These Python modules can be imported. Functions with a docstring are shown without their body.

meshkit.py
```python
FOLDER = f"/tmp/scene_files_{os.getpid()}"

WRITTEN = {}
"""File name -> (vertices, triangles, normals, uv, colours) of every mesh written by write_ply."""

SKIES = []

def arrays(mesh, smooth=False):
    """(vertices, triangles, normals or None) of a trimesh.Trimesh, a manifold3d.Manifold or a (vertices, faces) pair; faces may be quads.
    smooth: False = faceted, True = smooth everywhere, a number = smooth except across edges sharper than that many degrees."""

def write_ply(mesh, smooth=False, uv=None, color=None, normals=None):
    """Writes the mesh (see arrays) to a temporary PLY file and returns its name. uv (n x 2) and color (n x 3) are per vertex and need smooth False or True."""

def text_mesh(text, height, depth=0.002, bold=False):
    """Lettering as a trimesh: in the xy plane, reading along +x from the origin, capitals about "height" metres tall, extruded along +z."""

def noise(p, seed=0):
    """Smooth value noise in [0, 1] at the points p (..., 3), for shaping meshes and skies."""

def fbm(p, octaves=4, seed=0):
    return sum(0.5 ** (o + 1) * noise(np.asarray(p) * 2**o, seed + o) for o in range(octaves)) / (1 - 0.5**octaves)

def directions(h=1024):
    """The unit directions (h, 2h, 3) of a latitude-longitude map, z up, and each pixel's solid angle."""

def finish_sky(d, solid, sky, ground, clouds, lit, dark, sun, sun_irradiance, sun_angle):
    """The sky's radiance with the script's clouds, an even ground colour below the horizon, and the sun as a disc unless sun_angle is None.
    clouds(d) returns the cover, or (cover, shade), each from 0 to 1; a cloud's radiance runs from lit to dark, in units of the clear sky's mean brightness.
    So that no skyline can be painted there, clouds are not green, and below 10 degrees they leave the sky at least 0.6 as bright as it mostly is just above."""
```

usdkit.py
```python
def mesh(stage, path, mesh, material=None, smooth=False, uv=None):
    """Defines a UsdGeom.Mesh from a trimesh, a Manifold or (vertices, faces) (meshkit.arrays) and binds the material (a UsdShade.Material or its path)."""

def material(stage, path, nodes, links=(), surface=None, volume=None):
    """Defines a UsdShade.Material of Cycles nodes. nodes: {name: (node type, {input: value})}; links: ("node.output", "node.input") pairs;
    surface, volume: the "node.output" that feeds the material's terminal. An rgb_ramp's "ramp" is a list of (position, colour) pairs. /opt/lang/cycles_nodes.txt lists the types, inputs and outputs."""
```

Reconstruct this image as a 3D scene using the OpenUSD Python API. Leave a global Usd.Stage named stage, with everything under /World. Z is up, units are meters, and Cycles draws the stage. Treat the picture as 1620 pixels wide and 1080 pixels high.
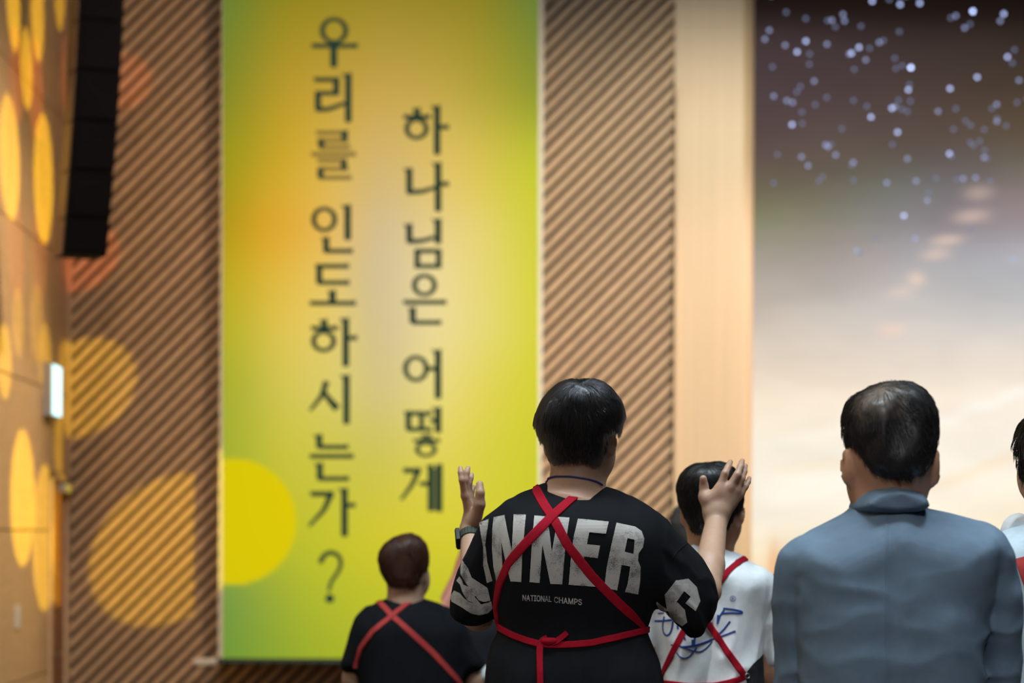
import math
import numpy as np
import trimesh
import usdkit
import meshkit
from pxr import Usd, UsdGeom, UsdLux, UsdShade, Gf, Sdf, Vt
from scipy.ndimage import map_coordinates, gaussian_filter
from shapely.geometry import Polygon, LineString, Point, box as sbox
from shapely.ops import unary_union
from shapely import affinity

stage = Usd.Stage.CreateInMemory()
UsdGeom.SetStageUpAxis(stage, "Z")
UsdGeom.SetStageMetersPerUnit(stage, 1.0)
UsdGeom.Xform.Define(stage, "/World")
UsdGeom.Scope.Define(stage, "/World/Looks")

# ------------------------------------------------------------------ camera
F_MM, AP = 85.0, 36.0
FPX = F_MM / AP * 1620.0
VX, VY = 700.0, 847.0            # vanishing point of the hall's axis, in photo pixels
CAMZ = 1.38
ROLL = math.radians(0.30)
cam = UsdGeom.Camera.Define(stage, "/World/camera")
cam.CreateFocalLengthAttr(F_MM)
cam.CreateHorizontalApertureAttr(AP)
cam.CreateVerticalApertureAttr(AP * 1080 / 1620)
cam.CreateHorizontalApertureOffsetAttr((810 - VX) / 1620 * AP)
cam.CreateVerticalApertureOffsetAttr((VY - 540) / 1620 * AP)
cam.CreateFStopAttr(3.4)
cam.CreateFocusDistanceAttr(5.22)
cam.CreateClippingRangeAttr((0.1, 200.0))
cam.CreateExposureAttr(0.0)
_x = UsdGeom.Xformable(cam)
_x.AddTranslateOp().Set(Gf.Vec3d(0, 0, CAMZ))
_x.AddRotateXOp().Set(90.0)
_x.AddRotateZOp().Set(math.degrees(ROLL))


def P(px, py, Y):
    """World point that the photo shows at pixel (px, py), at distance Y in front of the camera."""
    u, v = px - VX, VY - py
    c, s = math.cos(ROLL), math.sin(ROLL)
    return np.array([(u * c - v * s) / FPX * Y, Y, CAMZ + (u * s + v * c) / FPX * Y])


# ------------------------------------------------------------------ light
def aim(prim, pos, target):
    z = np.asarray(pos, float) - np.asarray(target, float)
    z /= np.linalg.norm(z)
    x = np.cross([0, 0, 1.0] if abs(z[2]) < 0.99 else [0, 1.0, 0], z)
    x /= np.linalg.norm(x)
    y = np.cross(z, x)
    m = Gf.Matrix4d(*[float(a) for a in (*x, 0, *y, 0, *z, 0, *pos, 1)])
    UsdGeom.Xformable(prim).AddTransformOp().Set(m)


LAMPS = [0]


def rect_lamp(pos, target, w, h, power, color):
    """power: radiance."""
    LAMPS[0] += 1
    l = UsdLux.RectLight.Define(stage, f"/World/ceiling_lamp_{LAMPS[0]:03d}")
    l.CreateWidthAttr(w); l.CreateHeightAttr(h); l.CreateIntensityAttr(power); l.CreateColorAttr(Gf.Vec3f(*color))
    aim(l, pos, target)
    return l


def spot_lamp(pos, target, half_deg, level, color, soft=0.03, radius=0.02):
    """level: about the white level (E / pi) that the beam gives a surface square to it at the target."""
    LAMPS[0] += 1
    l = UsdLux.SphereLight.Define(stage, f"/World/spot_lamp_{LAMPS[0]:03d}")
    d = float(np.linalg.norm(np.asarray(pos, float) - np.asarray(target, float)))
    l.CreateRadiusAttr(radius)
    l.CreateIntensityAttr(level * d * d / radius ** 2)
    l.CreateColorAttr(Gf.Vec3f(*color))
    s = UsdLux.ShapingAPI.Apply(l.GetPrim())
    s.CreateShapingConeAngleAttr(half_deg)
    s.CreateShapingConeSoftnessAttr(soft)
    aim(l, pos, target)
    return l


WALL_Y = 16.0
WALL_X = -2.485
# house lights over the audience (cool white, dimmed) and behind the camera
rect_lamp((-0.4, 4.5, 7.3), (-0.1, 5.0, 1.2), 2.6, 1.6, 23.0, (0.78, 0.92, 1.0))
rect_lamp((2.0, 4.2, 7.3), (1.3, 4.8, 1.2), 2.4, 1.6, 23.0, (0.78, 0.92, 1.0))
rect_lamp((-1.0, -4.0, 5.2), (0.3, 5.5, 1.2), 2.6, 1.4, 3.0, (1.0, 0.95, 0.88))
# a follow spot from the back of the hall; its upper edge crosses the raised wrists
BACK = (0.1, -4.4, 5.7)
spot_lamp(BACK, (0.45, 1.85, 1.25), 12.2, 0.46, (0.94, 0.97, 1.0), 0.015, 0.05)
# front-of-house wash on the stage wall, from the right, with one added fill
spot_lamp((4.6, 6.0, 6.6), (1.5, 16.0, 2.4), 14.0, 0.80, (1.0, 0.91, 0.70), 0.75, 0.12)
spot_lamp((3.4, 5.0, 7.2), (-1.6, 16.0, 2.6), 15.0, 0.25, (1.0, 0.64, 0.33), 0.8, 0.12)
spot_lamp((-0.9, 7.5, 6.9), (-1.7, 16.0, 2.2), 15.0, 0.12, (1.0, 0.64, 0.33), 0.8, 0.12)  # added soft fill that lightens the screen's shadow on the slats
spot_lamp((6.3, 13.2, 4.6), (2.06, 16.05, 2.4), 16.0, 0.8, (1.0, 0.72, 0.66), 0.9, 0.1)
# soft wash added to brighten the left wall
spot_lamp((2.2, 13.2, 6.8), (WALL_X, 13.5, 2.0), 17.5, 0.85, (1.0, 0.71, 0.41), 0.8, 0.12)


def left_wall_point(px, py):
    Y = -WALL_X * FPX / (VX - px)
    return P(px, py, Y)


GOLD, EMBER = (1.0, 0.70, 0.0), (1.0, 0.22, 0.03)
LOW = (2.4, 15.3, 1.2)          # effect lamp at the stage foot
FOH = (4.6, 6.2, 6.5)             # effect lamp among the front-of-house lights
for px, py, hpx, lev, col in (
        (17, 8, 118, 1.5, GOLD), (55, 20, 125, 1.3, GOLD), (90, -25, 115, 1.0, GOLD), (38, 108, 110, 1.4, GOLD),
        (12, 251, 178, 1.7, GOLD), (66, 285, 186, 1.6, GOLD), (27, 510, 105, 0.5, GOLD), (6, 572, 116, 1.2, GOLD),
        (57, 512, 120, 0.4, GOLD), (70, 572, 118, 0.7, GOLD), (36, 788, 217, 1.6, GOLD), (71, 851, 233, 1.2, GOLD),
        (94, 705, 110, 0.6, GOLD), (94, 860, 200, 1.1, GOLD),
        (22, 118, 130, 0.5, EMBER), (53, 140, 140, 0.5, EMBER), (104, 120, 130, 0.45, EMBER), (24, 400, 150, 0.3, EMBER), (60, 400, 150, 0.25, EMBER)):
    t = left_wall_point(px, py)
    r = hpx / 2 / FPX * t[1]
    spot_lamp(LOW, t, math.degrees(math.atan(r / np.linalg.norm(t - np.array(LOW)))), lev, col)
for px, py, rpx, lev, col in ((272, 866, 108, 1.0, GOLD), (128, 612, 74, 0.9, GOLD), (124, 405, 55, 0.6, EMBER), (188, 130, 45, 0.4, EMBER)):
    t = P(px, py, WALL_Y)
    spot_lamp(FOH, t, math.degrees(math.atan(rpx / FPX * WALL_Y / np.linalg.norm(t - np.array(FOH)))), lev, col)

w = UsdLux.DomeLight.Define(stage, "/World/ambient_light")
w.CreateIntensityAttr(0.02)


# ------------------------------------------------------------------ scene helpers
NAMES = {}


def numbered(parent, name):
    k = f"{parent}/{name}"
    n = NAMES.get(k, 0)
    NAMES[k] = n + 1
    return k if n == 0 else f"{k}_{n:03d}"


def path_of(parent):
    return "/World" if parent is None else str(parent.GetPath())


def obj(name, mesh, material, parent=None, smooth=35, colors=None):
    p = numbered(path_of(parent), name)
    m = usdkit.mesh(stage, p, mesh, material, smooth=smooth)
    if colors is not None:
        UsdGeom.PrimvarsAPI(m).CreatePrimvar("tint", Sdf.ValueTypeNames.Color3fArray, "vertex").Set(Vt.Vec3fArray.FromNumpy(np.asarray(colors, np.float32)))
    return m.GetPrim()


def tag(o, label=None, cat=None, group=None, kind=None):
    for k, v in (("label", label), ("category", cat), ("group", group), ("kind", kind)):
        if v:
            o.SetCustomDataByKey(k, v)
    return o


def thing(name, label, cat, loc=(0, 0, 0), group=None, kind=None):
    x = UsdGeom.Xform.Define(stage, numbered("/World", name))
    x.AddTranslateOp().Set(Gf.Vec3d(*[float(a) for a in loc]))
    return tag(x.GetPrim(), label, cat, group, kind)


def L(*c):
    """sRGB 0-255 to linear."""
    a = np.asarray(c, float) / 255.0
    return tuple(np.where(a <= 0.04045, a / 12.92, ((a + 0.055) / 1.055) ** 2.4))


def mat(name, color, rough=0.6, var=0.12, scale=(12, 12, 12), bump=0.0, bump_scale=200.0, vary_obj=0.0, **kw):
    """Principled material whose colour wanders a little with a noise in world space; optional bump and a tone of its own per object."""
    n = {"pos": ("geometry", {}), "map": ("mapping", {"scale": scale}), "n": ("noise_texture", {"scale": 1.0, "detail": 4.0, "roughness": 0.6}),
         "r": ("rgb_ramp", {"ramp": [(0.25, tuple(c * (1 - var) for c in color)), (0.75, tuple(min(1, c * (1 + var)) for c in color))]}),
         "p": ("principled_bsdf", {"roughness": rough, **kw})}
    l = [("pos.position", "map.vector"), ("map.vector", "n.vector"), ("n.fac", "r.fac")]
    if vary_obj:
        n["oi"] = ("object_info", {})
        n["mr"] = ("map_range", {"from_min": 0.0, "from_max": 1.0, "to_min": 1 - vary_obj, "to_max": 1 + vary_obj})
        n["h"] = ("hsv", {"hue": 0.5, "saturation": 1.0, "fac": 1.0})
        l += [("oi.random", "mr.value"), ("mr.result", "h.value"), ("r.color", "h.color"), ("h.color", "p.base_color")]
    else:
        l += [("r.color", "p.base_color")]
    if bump:
        n["bn"] = ("noise_texture", {"scale": bump_scale, "detail": 3.0})
        n["b"] = ("bump", {"strength": bump, "distance": 0.002})
        l += [("pos.position", "bn.vector"), ("bn.fac", "b.height"), ("b.normal", "p.normal")]
    return usdkit.material(stage, f"/World/Looks/{name}", n, l, surface="p.BSDF")


def glow(name, color, strength=1.0):
    return usdkit.material(stage, f"/World/Looks/{name}", {"e": ("emission", {"color": color, "strength": strength})}, [], surface="e.emission")


def tinted_glow(name):
    return usdkit.material(stage, f"/World/Looks/{name}", {"a": ("attribute", {"attribute": "tint"}), "e": ("emission", {"strength": 1.0})}, [("a.color", "e.color")], surface="e.emission")


def bx(x0, x1, y0, y1, z0, z1, bev=0.0):
    if bev <= 0:
        m = trimesh.creation.box([x1 - x0, y1 - y0, z1 - z0])
    else:
        b = bev
        pts = []
        for sx in (-1, 1):
            for sy in (-1, 1):
                for sz in (-1, 1):
                    h = np.array([(x1 - x0) / 2, (y1 - y0) / 2, (z1 - z0) / 2])
                    s = np.array([sx, sy, sz])
                    for k in range(3):
                        d = np.full(3, b); d[k] = 0
                        pts.append(s * (h - d))
        m = trimesh.convex.convex_hull(np.array(pts))
    m.apply_translation([(x0 + x1) / 2, (y0 + y1) / 2, (z0 + z1) / 2])
    return m


def extrude_xz(poly, y0, y1):
    """A shapely polygon in (x, z) as a solid between y0 and y1."""
    ms = []
    for g in getattr(poly, "geoms", [poly]):
        if g.area < 1e-9:
            continue
        m = trimesh.creation.extrude_polygon(g, y1 - y0, engine="earcut")
        v = m.vertices.copy()
        m.vertices = np.stack([v[:, 0], y1 - v[:, 2], v[:, 1]], 1)
        ms.append(m)
    return trimesh.util.concatenate(ms)


# ------------------------------------------------------------------ the hall
M = {}
M["wall_wood"] = mat("pale_oak_panel", (0.60, 0.42, 0.27), 0.45, 0.10, (3, 3, 40), vary_obj=0.06)
M["slat_wood"] = mat("oak_slat", (0.50, 0.335, 0.20), 0.5, 0.14, (14, 14, 14), vary_obj=0.08)
M["slat_back"] = mat("dark_backing_board", (0.065, 0.041, 0.025), 0.85, 0.2)
M["pilaster_wood"] = mat("pale_birch", (0.66, 0.49, 0.31), 0.4, 0.05, (30, 30, 0.6))
M["plaster"] = mat("dark_plaster", (0.12, 0.10, 0.09), 0.9)
M["carpet"] = mat("brown_carpet", (0.07, 0.05, 0.045), 0.95, 0.3, (60, 60, 60))
M["door_wood"] = mat("red_brown_door", (0.30, 0.13, 0.065), 0.45, 0.15, (4, 4, 30))
M["white_metal"] = mat("white_painted_metal", (0.72, 0.70, 0.66), 0.4, 0.05)
M["grey_metal"] = mat("grey_metal", (0.36, 0.36, 0.38), 0.4, 0.08)
M["steel"] = mat("brushed_steel", (0.55, 0.53, 0.50), 0.3, 0.05, metallic=1.0)
M["black_paint"] = mat("black_cabinet_paint", (0.005, 0.0045, 0.006), 0.8, 0.2, specular_ior_level=0.1)
M["grille"] = mat("black_grille_cloth", (0.0035, 0.0033, 0.006), 0.95, 0.2, bump=0.3, bump_scale=300, specular_ior_level=0.1)
M["brown_side"] = mat("brown_speaker_side", (0.14, 0.085, 0.05), 0.5, 0.15)
M["bar_dark"] = mat("dark_green_bar", (0.03, 0.05, 0.04), 0.5, 0.1)


def structure(name, mesh, m, parent=None, **kw):
    o = obj(name, mesh, m, parent, **kw)
    if parent is None:
        tag(o, kind="structure")
    return o


# raked floor in three tiers (the audience stands on it), flat further on
tiers = [(-9.0, 5.75, 0.0), (5.75, 7.2, -0.10), (7.2, 16.6, -0.25)]
structure("floor", trimesh.util.concatenate([bx(-4.0, 9.0, a, b, z - 0.3, z) for a, b, z in tiers]), M["carpet"], smooth=False)
CEIL = 7.6
structure("ceiling", bx(-4.0, 9.0, -9.0, 17.4, CEIL, CEIL + 0.2), M["plaster"], smooth=False)
structure("wall_right", bx(8.8, 9.0, -9.0, 17.4, -0.6, CEIL), M["plaster"], smooth=False)
structure("wall_rear", bx(-4.0, 9.0, -9.2, -9.0, -0.6, CEIL), M["plaster"], smooth=False)

# left wall: a carcass clad in oak panels with recessed joints, with the door and its frame left open
wl = tag(UsdGeom.Xform.Define(stage, "/World/wall_left").GetPrim(), kind="structure")
DY0, DY1, DZ1 = -WALL_X * FPX / (VX - 80), 15.93, 1.72
obj("backing", bx(WALL_X - 0.3, WALL_X - 0.02, -9.0, 16.3, -0.6, CEIL), M["plaster"], wl, smooth=False)
PZ = [-0.25, 0.51, 1.40, 2.29, 3.18, 4.07, 4.96, 5.85, 6.74, CEIL]
PYS = [-9.0, -4.0, 1.0, 5.0, 8.0, 9.6, 10.8, 11.9, 12.65, 13.24, 13.83, 14.30, 14.87, 15.30, 16.0]
for a, b in zip(PYS[:-1], PYS[1:]):
    for c, d in zip(PZ[:-1], PZ[1:]):
        if b < 8.1 and c > 0 and d < CEIL:
            pass
        cell = sbox(a + 0.004, c + 0.005, b - 0.004, d - 0.005)
        cut = cell.difference(sbox(DY0 - 0.06, -1, DY1 + 0.05, DZ1 + 0.06))
        if cut.area < 1e-4:
            continue
        m = extrude_xz(cut, 0, 0.022)          # in (y, z), thickness along x
        v = m.vertices.copy()
        m.vertices = np.stack([WALL_X - v[:, 1], v[:, 0], v[:, 2]], 1)
        m.invert()
        obj("panel", m, M["wall_wood"], wl, smooth=False)

door = tag(UsdGeom.Xform.Define(stage, "/World/door_1").GetPrim(), kind="structure")
obj("door_leaf", bx(WALL_X - 0.045, WALL_X - 0.005, DY0, DY1, -0.25, DZ1, 0.004), M["door_wood"], door)
fr = [bx(WALL_X - 0.05, WALL_X + 0.018, DY0 - 0.05, DY0, -0.25, DZ1 + 0.05, 0.004), bx(WALL_X - 0.05, WALL_X + 0.018, DY1, DY1 + 0.05, -0.25, DZ1 + 0.05, 0.004),
      bx(WALL_X - 0.05, WALL_X + 0.018, DY0 - 0.05, DY1 + 0.05, DZ1, DZ1 + 0.05, 0.004)]
obj("door_frame", trimesh.util.concatenate(fr), M["wall_wood"], door)
hz = left_wall_point(79, 1035)[2]
hm = trimesh.util.concatenate([bx(WALL_X - 0.005, WALL_X + 0.006, DY0 + 0.03, DY0 + 0.08, hz - 0.10, hz + 0.07, 0.004), bx(WALL_X, WALL_X + 0.05, DY0 + 0.045, DY0 + 0.065, hz - 0.01, hz + 0.01, 0.004),
                               bx(WALL_X + 0.035, WALL_X + 0.055, DY0 + 0.045, DY0 + 0.16, hz - 0.012, hz + 0.012, 0.006)])
obj("door_handle", hm, M["steel"], door)
obj("door_closer", bx(WALL_X, WALL_X + 0.06, 15.62, 15.86, DZ1 - 0.075, DZ1 - 0.015, 0.006), M["grey_metal"], door)

# stage wall: backing board and 45 degree slats either side of the projection screen, edge trims
wb = tag(UsdGeom.Xform.Define(stage, "/World/wall_back").GetPrim(), kind="structure")
SX0, SX1 = P(112, 700, WALL_Y)[0], P(1064, 700, WALL_Y)[0]
obj("backing", bx(WALL_X - 0.3, SX1 + 0.02, WALL_Y + 0.045, WALL_Y + 0.3, -0.6, CEIL), M["slat_back"], wb, smooth=False)
LEFT_EDGE, RIGHT_EDGE = P(640, 700, WALL_Y)[0], P(642, 700, WALL_Y)[0]
pitch = 24.45 / FPX * WALL_Y             # vertical spacing of the slats
sw = pitch * 0.60
ref = P(113, 470.5, WALL_Y)              # a groove's middle at the left end
Z0, Z1 = P(0, 1160, WALL_Y)[2], P(0, -70, WALL_Y)[2]
n_slats = 0
for x0, x1, zr in ((SX0, LEFT_EDGE, ref[2] - ref[0]), (RIGHT_EDGE, SX1, None)):
    if zr is None:
        g = P(862, 163, WALL_Y); zr = g[2] - g[0]
    area = sbox(x0, Z0, x1, Z1)
    k0 = int(math.floor((Z0 - x1 - zr) / pitch)) - 1
    k1 = int(math.ceil((Z1 - x0 - zr) / pitch)) + 1
    for k in range(k0, k1 + 1):
        c = zr + (k + 0.5) * pitch           # slat's middle line: z = x + c
        strip = Polygon([(-9, -9 + c - sw / 2), (9, 9 + c - sw / 2), (9, 9 + c + sw / 2), (-9, -9 + c + sw / 2)]).intersection(area)
        if strip.is_empty or strip.area < 2e-3:
            continue
        e = 0.004
        inner = strip.buffer(-e, join_style=2)
        if inner.is_empty or inner.geom_type != "Polygon":
            continue
        m = trimesh.util.concatenate([extrude_xz(strip, WALL_Y + 0.004, WALL_Y + 0.05), extrude_xz(inner, WALL_Y, WALL_Y + 0.006)])
        obj("slat", m, M["slat_wood"], wb, smooth=False)
        n_slats += 1
# flat boards above and below the slatted field
obj("panel", bx(WALL_X, SX1, WALL_Y, WALL_Y + 0.05, Z1 + 0.01, CEIL), M["wall_wood"], wb, smooth=False)
obj("panel", bx(WALL_X, SX1, WALL_Y, WALL_Y + 0.05, -0.25, Z0 - 0.01), M["wall_wood"], wb, smooth=False)
structure("trim_1", bx(WALL_X, SX0 - 0.003, WALL_Y - 0.012, WALL_Y + 0.05, -0.25, CEIL, 0.005), M["wall_wood"])
structure("trim_2", bx(SX1 + 0.004, SX1 + 0.040, WALL_Y - 0.03, WALL_Y - 0.01, -0.25, P(1075, 140, WALL_Y)[2], 0.006), M["pilaster_wood"])

# stage pilaster: a flat birch face with a rounded right corner returning to the video wall
PX0, PX1 = SX1 + 0.002, P(1193, 600, WALL_Y)[0]
rr = 0.10
prof = [(PX0, WALL_Y + 0.75), (PX0, WALL_Y - 0.01)] + [(PX1 - rr + rr * math.sin(a), WALL_Y - 0.01 + rr - rr * math.cos(a)) for a in np.linspace(0, math.pi / 2, 14)] + [(PX1, WALL_Y + 0.75)]
pm = trimesh.creation.extrude_polygon(Polygon(prof), CEIL + 0.25, engine="earcut")
pm.apply_translation([0, 0, -0.25])
tag(obj("wall_pilaster", pm, M["pilaster_wood"], smooth=40), kind="structure")
structure("wall_stage", bx(PX1 - 0.4, 8.8, WALL_Y + 1.0, WALL_Y + 1.2, -0.6, CEIL), M["plaster"], smooth=False)


# ------------------------------------------------------------------ projected banner: roll-down screen
def bilinear_table(rows, X, Y, blur):
    """rows: [(y, [(x, (r, g, b)), ...]), ...] in photo pixels and sRGB; the linear colours on the grid X x Y, smoothed."""
    ys = [r[0] for r in rows]
    xs = np.asarray(X)
    per = np.array([[np.interp(xs, [c[0] for c in r[1]], [c[1][k] for c in r[1]]) for k in range(3)] for r in rows])   # rows, 3, nx
    out = np.empty((len(Y), len(xs), 3))
    for i in range(len(xs)):
        for k in range(3):
            out[:, i, k] = np.interp(Y, ys, per[:, k, i])
    return np.stack([gaussian_filter(out[..., k], blur, mode="nearest") for k in range(3)], -1)


def grid_sheet(X, Y, depth, thick=0.0):
    """A sheet whose vertices the photo shows at the pixel grid X x Y."""
    pts = np.array([[P(x, y, depth) for x in X] for y in Y])
    ny, nx = len(Y), len(X)
    i, j = np.meshgrid(np.arange(ny - 1), np.arange(nx - 1), indexing="ij")
    a = (i * nx + j).ravel()
    q = np.stack([a, a + nx, a + nx + 1, a + 1], 1)
    f = np.vstack([q[:, [0, 1, 2]], q[:, [0, 2, 3]]])
    return trimesh.Trimesh(pts.reshape(-1, 3), f, process=False)


SCR_Y = 15.7
X = np.linspace(352.5, 851.5, 90)
Y = np.linspace(-150, 1041, 200)
rows = [(-150, [(350, (70, 100, 50)), (600, (110, 100, 35)), (852, (80, 100, 50))]),
        (0, [(350, (102, 128, 52)), (450, (150, 134, 30)), (600, (156, 136, 42)), (750, (146, 131, 36)), (820, (120, 128, 45)), (852, (100, 126, 58))]),
        (150, [(350, (128, 136, 38)), (450, (190, 155, 45)), (600, (202, 166, 80)), (700, (196, 168, 75)), (800, (168, 160, 50)), (852, (142, 150, 50))]),
        (240, [(350, (150, 148, 28)), (450, (205, 165, 40)), (520, (215, 178, 75)), (600, (210, 178, 110)), (720, (222, 192, 95)), (800, (205, 192, 70)), (852, (188, 196, 48))]),
        (310, [(350, (160, 148, 25)), (430, (215, 170, 45)), (520, (225, 185, 85)), (600, (210, 184, 128)), (720, (232, 202, 110)), (852, (204, 206, 52))]),
        (360, [(350, (172, 148, 25)), (410, (218, 160, 35)), (500, (232, 178, 75)), (560, (225, 190, 120)), (600, (208, 188, 150)), (680, (230, 205, 140)), (760, (232, 212, 120)), (852, (206, 206, 58))]),
        (430, [(350, (185, 165, 28)), (430, (225, 182, 60)), (520, (232, 198, 100)), (590, (206, 188, 150)), (690, (240, 218, 155)), (790, (228, 214, 105)), (852, (214, 210, 58))]),
        (520, [(350, (178, 174, 38)), (450, (228, 198, 85)), (540, (228, 204, 115)), (600, (206, 190, 145)), (690, (240, 220, 155)), (790, (228, 216, 110)), (852, (216, 210, 60))]),
        (620, [(350, (162, 170, 44)), (450, (212, 198, 85)), (540, (220, 205, 110)), (600, (208, 194, 132)), (690, (236, 218, 132)), (790, (222, 210, 75)), (852, (212, 208, 52))]),
        (720, [(350, (160, 172, 48)), (450, (204, 196, 60)), (600, (204, 194, 88)), (690, (226, 210, 90)), (852, (205, 204, 46))]),
        (850, [(350, (148, 168, 55)), (450, (188, 190, 45)), (600, (210, 200, 48)), (720, (216, 205, 52)), (852, (204, 203, 48))]),
        (950, [(350, (112, 148, 72)), (400, (140, 162, 62)), (480, (172, 182, 48)), (600, (192, 192, 44)), (852, (202, 198, 42))]),
        (1041, [(350, (110, 148, 52)), (400, (128, 158, 52)), (480, (154, 172, 45)), (600, (178, 184, 42)), (852, (192, 194, 46))])]
C = bilinear_table(rows, X, Y, 4.0)
gx, gy = np.meshgrid(X, Y)
disc = np.clip((100.0 - np.hypot(gx - 369, gy - 825)) / 5.0 + 0.5, 0, 1)[..., None]  # lamp's yellow pool across screen and wall, painted into the picture here
C = C * (1 - disc * 0.93) + np.array([222, 200, 6.0]) * disc * 0.93
C = C.reshape(-1, 3) / 255
C = np.where(C <= 0.04045, C / 12.92, ((C + 0.055) / 1.055) ** 2.4)
M["banner_light"] = tinted_glow("projected_banner_light")
M["screen_border"] = mat("white_screen_cloth", (0.70, 0.68, 0.60), 0.8, 0.04)
M["ink"] = glow("projected_ink", L(38, 60, 48))
M["ink_mid"] = glow("projected_ink_mid", L(112, 112, 62))
M["ink_pale"] = glow("projected_ink_pale", L(132, 108, 58))
ps = thing("projection_screen", "tall roll-down projection screen showing a yellow green banner with Korean writing", "projection screen", P(600, 1050, SCR_Y))
ORG = np.array(P(600, 1050, SCR_Y))


def local(m, o=None):
    m = m.copy()
    m.apply_translation(-(ORG if o is None else np.asarray(o)))
    return m


b0, b1 = P(345, 1044, SCR_Y), P(858, -400, SCR_Y)
obj("screen_cloth", local(bx(b0[0], P(858, 600, SCR_Y)[0], SCR_Y + 0.004, SCR_Y + 0.010, b0[2], b1[2])), M["screen_border"], ps, smooth=False)
obj("projected_picture", local(grid_sheet(X, Y, SCR_Y)), M["banner_light"], ps, smooth=False, colors=C)
tube = trimesh.creation.cylinder(0.022, P(858, 1047, SCR_Y)[0] - P(343, 1047, SCR_Y)[0], sections=20)
tube.apply_transform(trimesh.transformations.rotation_matrix(math.pi / 2, [0, 1, 0]))
tube.apply_translation([(P(858, 1047, SCR_Y)[0] + P(343, 1047, SCR_Y)[0]) / 2, SCR_Y + 0.007, P(600, 1047, SCR_Y)[2]])
obj("bottom_bar", local(tube), M["bar_dark"], ps)
for xa, xb in ((306, 345), (857, 896)):
    t = trimesh.creation.capsule((xb - xa) / FPX * SCR_Y - 0.04, 0.025, count=[14, 10])
    t.apply_transform(trimesh.transformations.rotation_matrix(math.pi / 2, [0, 1, 0]))
    t.apply_translation(np.array([P((xa + xb) / 2, 1047, SCR_Y)[0], SCR_Y + 0.007, P(345, 1047, SCR_Y)[2]]) - t.bounds.mean(0))
    tag(obj("bar_end", local(t), M["white_metal"], ps), "white end of the screen's bottom bar")
zc = b1[2]
obj("screen_case", local(bx(b0[0] - 0.12, P(858, 600, SCR_Y)[0] + 0.12, SCR_Y - 0.09, SCR_Y + 0.11, zc - 0.02, zc + 0.2, 0.02)), M["white_metal"], ps)
for px in (400, 800):
    x = P(px, 600, SCR_Y)[0]
    obj("hanger", local(bx(x - 0.012, x + 0.012, SCR_Y - 0.005, SCR_Y + 0.02, zc + 0.19, CEIL)), M["grey_metal"], ps, smooth=False)


# Korean writing, stroke by stroke, in photo pixels on the screen's plane
def hor(x0, x1, y, t=6.0, y2=None):
    y2 = y if y2 is None else y2
    return Polygon([(x0, y - t / 2), (x1 - 4, y2 - t / 2), (x1, y2 - t * 0.75), (x1 + 1, y2 + t / 2), (x0 + 1, y + t / 2)])


def ver(x, y0, y1, t=9.5, flag=5.0):
    return Polygon([(x - t / 2 - flag, y0), (x - t / 2 + 2, y0 + 1.5), (x + t / 2, y0 - 1), (x + t / 2, y1 - 2), (x, y1), (x - t / 2, y1 - 2), (x - t / 2, y0 + 7)])


def ring(cx, cy, rx, ry, tx=7.0, ty=5.0):
    a = np.linspace(0, 2 * math.pi, 40, endpoint=False)
    return Polygon(np.stack([cx + rx * np.cos(a), cy + ry * np.sin(a)], 1), [np.stack([cx + (rx - tx) * np.cos(a), cy + (ry - ty) * np.sin(a)], 1)])


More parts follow.
